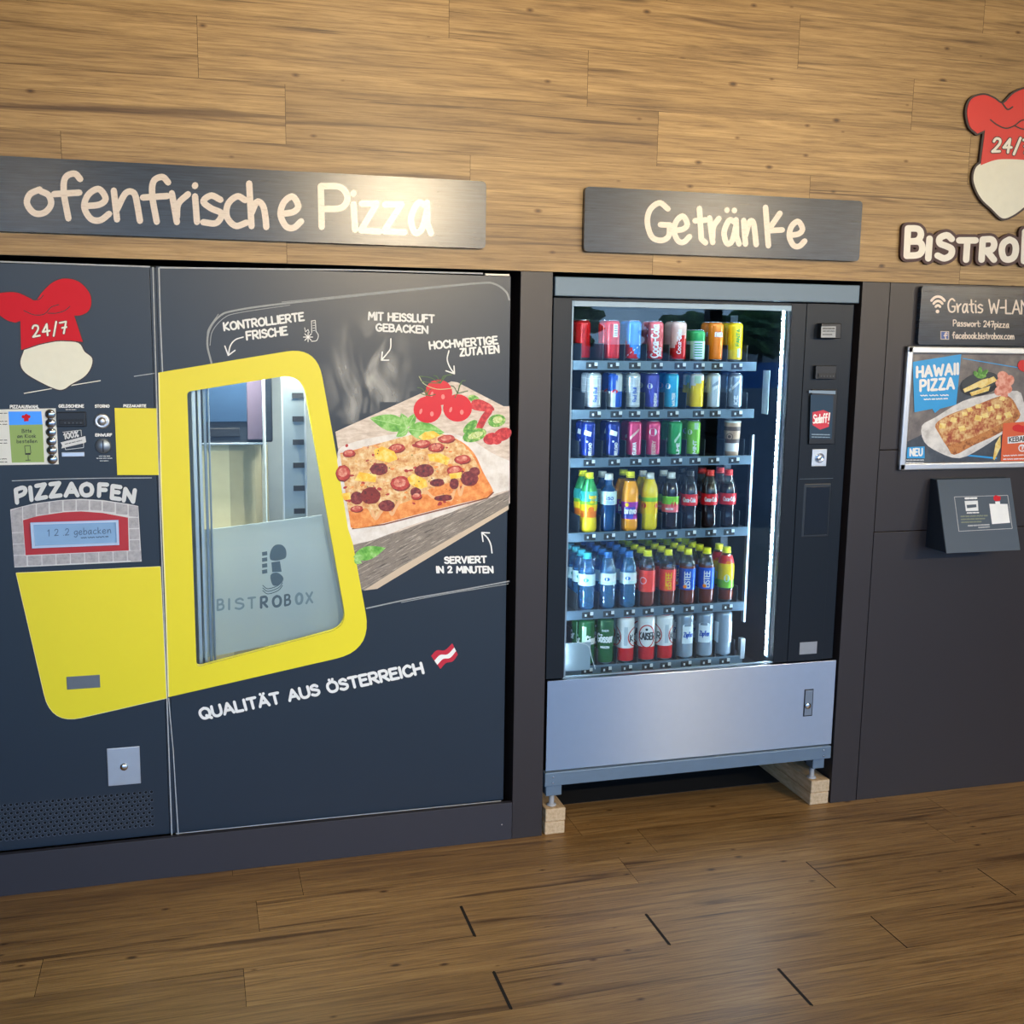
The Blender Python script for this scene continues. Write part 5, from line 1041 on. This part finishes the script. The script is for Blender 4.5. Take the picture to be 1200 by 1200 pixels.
# fourth shelf
def multi(o): bottle(o, 'hip', [(0, C_JUIY), (.15, C_GRN)], CAPY, (.055, .150, bands((.25, C_ORG), (.45, C_YEL), (.62, C_LIME), (1, C_TEAL)), [htext(.032, 'happy', .125, .000, .03, .014, .0026, C_YEL), htext(.032, 'day', .108, .004, .026, .014, .0026, C_YEL), discp(.032, (.008, .085), .012, C_ORG, .0006, None, .010)]))
add(3, 0, multi, 'green and yellow juice bottle, yellow cap', 'bottle')
add(3, 1, lambda o: bottle(o, 'slim', [(0, ISO)], CAPW, (.100, .148, solid(C_LBL), [htext(.030, 'iso', .118, -.012, .014, .016, .003, C_BLUE)] + [patchp(.030, [(-.02, .104 + .006 * k), (.02, .104 + .006 * k), (.02, .106 + .006 * k), (-.02, .106 + .006 * k)], C_SKY, .0006) for k in range(2)])), 'blue see-through bottle with a pale cap', 'bottle')
add(3, 2, lambda o: bottle(o, 'hip', [(0, C_JUICE), (.188, WATC)], CAPY, (.045, .108, bands((.5, C_MAG), (1, C_MAG)), [patchp(.0312, [(-.026, .048), (.012, .048), (.026, .100), (-.012, .104)], C_PURP, .0009), htext(.0315, 'bravo', .066, -.018, .024, .022, .0042, C_WHITE, .0016), discp(.0315, (-.010, .098), .007, C_YEL, .0014)])), 'orange juice bottle with a purple label', 'bottle')
add(3, 3, lambda o: bottle(o, 'round', [(0, C_JUIY), (.188, WATC)], CAPW, (.062, .122, bands((.75, C_YEL), (1, C_LIME)), [discp(.0315, (-.024, .092), .010, C_LABR, .0006), discp(.0315, (.026, .092), .009, C_LABR, .0006)])), 'yellow soft drink bottle with a white cap', 'bottle')
add(3, 4, lambda o: bottle(o, 'round', [(0, C_COLA), (.160, WATC)], CAPW, (.066, .124, bands((.48, C_ROSE), (1, C_LIME)), [discp(.0315, (.014, .095), .010, C_LABR, .0006), htext(.0315, 'mezzo', .075, -.016, .012, .010, .002, C_WHITE)])), 'dark cola bottle with green and rose label', 'bottle')
def cola(cap): return lambda o: bottle(o, 'hip', [(0, C_COLA), (.172, WATC)], cap, (.088, .130, solid(C_LABR), [htext(.032, 'Coca-Cola', .102, -.022, .024, .015, .0030, C_WHITE)]))
add(3, 5, cola(CAPK), 'cola bottle with red label, dark cap', 'bottle')
add(3, 6, cola(CAPR), 'cola bottle with red label, red cap', 'bottle')
add(3, 7, cola(CAPR), 'cola bottle with red label, red cap', 'bottle')
# fifth shelf
def water(cap, lab): return lambda o: bottle(o, 'round', [(0, WATB)], cap, (.092, .134, bands((.2, C_LBL), (.9, lab), (1, C_LBL)), [discp(.0315, (0, .113), .010, C_TEAL if lab is C_LBL else C_SKY, .0006, None, .007)]))
add(4, 0, water(CAPA, C_LBL), 'blue water bottle with an aqua cap', 'bottle', 5, 0, .064)
add(4, 1, water(CAPB, C_LBW), 'blue water bottle with a blue cap', 'bottle', 5, 0, .064)
add(4, 2, water(CAPB, C_LBW), 'blue water bottle with a blue cap', 'bottle', 5, 0, .064)
def tea(lab, txt): return lambda o: bottle(o, 'round', [(0, C_TEA), (.040, WATC), (.052, C_TEA), (.152, WATC)], CAPY, (.058, .138, solid(lab), [vtext(.0315, txt, .066, .126, .002, .020, .0036, C_YEL if lab is not C_BLUE else C_WHITE), discp(.0315, (-.006, .070), .007, C_ORG, .0008)]))
C_TRED = paint('tea_red', '#e0382a', .35, 0)
add(4, 3, lambda o: bottle(o, 'round', [(0, C_TEA), (.040, WATC), (.052, C_TEA), (.152, WATC)], CAPY, (.058, .138, solid(C_TRED), [discp(.0315, (-.014, .10), .012, C_WHITE, .0006, .0022)])), 'iced tea bottle, red label, white ring', 'bottle', 5, 0, .064)
add(4, 4, tea(C_TRED, 'EISTEE'), 'iced tea bottle, red label, yellow lettering', 'bottle', 5, 0, .064)
add(4, 5, tea(C_BLUE, 'EISTEE'), 'iced tea bottle with a blue label', 'bottle', 5, 0, .064)
add(4, 6, tea(C_BLUE, 'EISTEE'), 'iced tea bottle with a blue label', 'bottle', 5, 0, .064)
add(4, 7, lambda o: bottle(o, 'round', [(0, WATC), (.01, C_TEA), (.055, WATC)], CAPY, (.058, .180, bands((.3, C_LIME), (.72, C_YEL), (1, C_LABR)), [htext(.031, 'ICE', .13, -.010, .016, .012, .003, C_YEL), discp(.0315, (.0, .095), .011, C_MINT, .0006, None, .014), discp(.0315, (.004, .155), .010, C_ORG, .0006, None, .006)])), 'iced tea bottle in a red-yellow-green sleeve', 'bottle', 2, 0, .064)
# bottom shelf
GREENLID = mat('lid_dark', '#5a6268', .3, .8); REDLID = mat('lid_red', '#c8403a', .3, .5)
add(5, 0, lambda o: can(o, RB, Hb, solid(C_DKG), [htext(RB, 'Gösser', .085, .004, .05, .030, .0058, C_WHITE), htext(RB, 'Gr', .085, -.045, -.022, .030, .0058, C_WHITE), patchp(RB, [(-.012, .075), (.004, .075), (.004, .150), (-.012, .150)], C_MINT)], GREENLID), 'dark green beer can seen from its seam side', 'can')
add(5, 1, lambda o: can(o, RB, Hb, solid(C_DKG), [htext(RB, 'Gösser', .088, -.030, .032, .030, .0058, C_WHITE), htext(RB, 'MÄRZEN', .065, -.014, .018, .007, .0018, C_WHITE), htext(RB, 'BIER', .128, -.010, .014, .006, .0016, C_WHITE)], GREENLID), 'dark green beer can with white lettering', 'can')
kz = bands((.26, C_RED), (1, C_WHITE))
kside = lambda o: can(o, RB, Hb, kz, [discp(RB, (-.050, .10), .036, C_RED, .0005, .004), discp(RB, (.050, .10), .036, C_RED, .0005, .004), htext(RB, 'K', .085, .022, .036, .024, .005, K), htext(RB, 'R', .085, -.034, -.020, .024, .005, K), patchp(RB, [(-.002, .07), (.012, .07), (.012, .140), (-.002, .140)], C_SILV)], REDLID)
add(5, 2, kside, 'white and red beer can turned sideways', 'can')
add(5, 3, lambda o: can(o, RB, Hb, kz, [discp(RB, (.001, .100), .031, C_RED, .0005, .0042, .042), htext(RB, 'KAISER', .088, -.030, .033, .025, .0052, K), discp(RB, (0, .126), .005, K)], REDLID), 'white and red beer can, ringed dark lettering', 'can')
add(5, 4, kside, 'white and red beer can turned sideways', 'can')
def zip_(t, off): return lambda o: can(o, RB, Hb, solid(C_STEEL), [patchp(RB, [(-.024 + off, .062), (.022 + off, .062), (.022 + off, .128), (-.024 + off, .128)], C_LBW), discp(RB, (-.001 + off, .128), .023, C_LBW, .0004, None, .012), htext(RB, t, .088, -.018 + off, .018 + off, .018, .0034, C_BLUE, .0009)], GREENLID)
add(5, 5, zip_('Zipfer', .014), 'silver beer can, pale label turned right', 'can')
add(5, 6, zip_('Zipfer', 0), 'silver beer can, pale label facing front', 'can')
add(5, 7, lambda o: can(o, RB, Hb, solid(C_STEEL), [patchp(RB, [(-.045, .055), (-.018, .055), (-.018, .135), (-.045, .135)], C_LBW), patchp(RB, [(.024, .055), (.05, .055), (.05, .135), (.024, .135)], C_LBW)], GREENLID), 'silver beer can showing its plain side', 'can')
ORD = ['', 'first', 'second', 'third', 'fourth', 'fifth', 'sixth', 'seventh', 'eighth']
DEP = ['front', 'second deep', 'third deep', 'fourth deep', 'fifth deep']
for row, lane, fn, desc, cat, n, y0, pitch in spec:
    x = LX[row][lane]; z = ROWS[row]; step = pitch or (.060 if cat == 'can' and row < 3 else .070)
    name = {'can': 'beer_can' if row == 5 else 'drink_can', 'bottle': ('water_bottle' if 'water' in desc else 'drink_bottle'), 'cup': 'coffee_cup'}[cat]
    grp = {0: 'cans on the top shelf', 1: 'cans on the second shelf', 2: 'cans on the third shelf', 3: 'bottles on the fourth shelf', 4: 'bottles on the fifth shelf', 5: 'beer cans on the bottom shelf'}[row]
    root = link(name, None); root.empty_display_size = .03; fn(root)
    items = [root]
    kids = list(root.children)
    for k in range(1, n):
        c = root.copy(); COL.objects.link(c)
        for ch in kids: d = ch.copy(); COL.objects.link(d); d.parent = c
        items.append(c)
    for k, o in enumerate(items):
        o.location = (x, .150 + y0 + k * step, z); o.rotation_euler.z = random.uniform(-.12, .12) if k == 0 else random.uniform(-.4, .4)
        tag(o, ('%s, %s in %s lane, %s shelf' % (desc, DEP[k], ORD[lane + 1], SHELF[row])) if n > 1 else '%s alone in its lane, %s shelf' % (desc, SHELF[row]), cat, grp)
# ------------------------------------------------------------------ ceiling spots
RING = mat('spot_ring', '#d8d4cc', .4); LENS = lamp_mat('spot_lens', '#ffd9a0', 30)
WH = ['hanging before the drinks machine', 'hanging at the right of the doorway', 'hanging at the left of the doorway', 'hanging in the far right corner', 'close above the long sign', 'close above the chef hat sign', 'over the floor at the right']
for (loc, aim, en, ang), wh in zip(SPOTS, WH):
    t = thing('ceiling_spotlight', 'round warm ceiling spotlight %s' % wh, 'ceiling light', (loc[0], loc[1], loc[2] + .03), 'ceiling spotlights')
    ZC_ = loc[2] + .03
    m = MB(); m.lathe([(.060, -.001), (.060, -.012), (.046, -.014), (.044, -.004)], RING, 28, (loc[0], loc[1], ZC_)); m.build('trim_ring', t, t)
    m = MB(); m.lathe([(.042, -.004), (.030, -.007), (.001, -.008)], LENS, 20, (loc[0], loc[1], ZC_)); m.build('lens', t, t)
    if ZC_ < ZC - .01: MB().tube([(loc[0], loc[1], ZC_ - .002), (loc[0], loc[1], ZC)], .012, RING, 10).build('stem', t, t)
    ld = bpy.data.lights.new('lamp', 'SPOT'); ld.energy = en; ld.color = WARM; ld.spot_size = math.radians(ang); ld.spot_blend = .9; ld.shadow_soft_size = .06
    lo = bpy.data.objects.new('lamp', ld); COL.objects.link(lo); lo.parent = t; lo.location = (0, 0, -.03)
    d = Vector(aim) - Vector((loc[0], loc[1], loc[2])); lo.rotation_euler = d.to_track_quat('-Z', 'Y').to_euler()
# ------------------------------------------------------------------ outside, seen only as reflections
g = MB(); g.box(-150, 150, -200, YF - .12, -.12, -.02, spotted('paving', '#565b61', ['#62676d', '#6e7378'], .8, 3)); struct('ground', g)
t = thing('house', 'pale house with a dark hipped roof across the yard', 'house', (43, -70, -.02))
MB().box(38, 49, -74, -66, -.02, 2.5, mat('house_wall', '#b9b4aa', .8)).build('walls', t, t)
m = MB(); v = [m.bm.verts.new(p) for p in ((37, -75, 2.5), (50, -75, 2.5), (50, -65, 2.5), (37, -65, 2.5), (41, -70, 3.7), (46, -70, 3.7))]; i = m.mi(mat('house_roof', '#3a3638', .8))
for f in ((0, 1, 5, 4), (1, 2, 5), (2, 3, 4, 5), (3, 0, 4), (3, 2, 1, 0)): m.bm.faces.new([v[q] for q in f])
m.build('roof', t, t)
for x in (39.5, 43, 46.5): MB().box(x, x + 1.3, -66.03, -65.95, .7, 1.9, mat('house_window', '#20262e', .1)).build('window', t, t)
BARK = mat('bark', '#3b2d22', .9); CROWN = spotted('crown_leaves', '#3c5a30', ['#55783c', '#7a9a55'], .8, 3)
for i, (x, y, h, r, wh) in enumerate(((33, -60, 3.6, 2.6, 'beside the house'), (26, -56, 3.0, 2.2, 'behind the banner'), (19, -60, 4.4, 3.2, 'in the middle of the yard'), (8, -58, 4.0, 3.0, 'at the left of the yard'))):
    t = thing('tree', 'round leafy tree %s across the yard' % wh, 'tree', (x, y, -.02), 'trees across the yard')
    MB().tube([(x, y, -.02), (x + .1, y, h * .5)], .16, BARK, 10, .10).build('trunk', t, t)
    b = bmesh.new(); bmesh.ops.create_icosphere(b, subdivisions=4, radius=1)
    for vv in b.verts: k = 1 + .16 * math.sin(vv.co.x * 9 + i) * math.sin(vv.co.y * 8) + .12 * math.sin(vv.co.z * 13 + vv.co.x * 6); vv.co = Vector((x, y, h * .6)) + Vector((vv.co.x * r, vv.co.y * r, vv.co.z * h * .40)) * k
    m = MB(); m.merge(b, CROWN); m.build('crown', t, t)
t = thing('advertising_banner', 'plain blue banner on two posts in the yard', 'banner', (12, -22, -.02))
MB().box(9.8, 14.2, -22.02, -22.0, .5, 1.15, mat('banner_blue', '#3f78b8', .6)).build('cloth', t, t)
for x in (9.8, 14.2): MB().tube([(x, -22.01, -.02), (x, -22.01, 1.2)], .03, ALUD, 10).build('post', t, t)
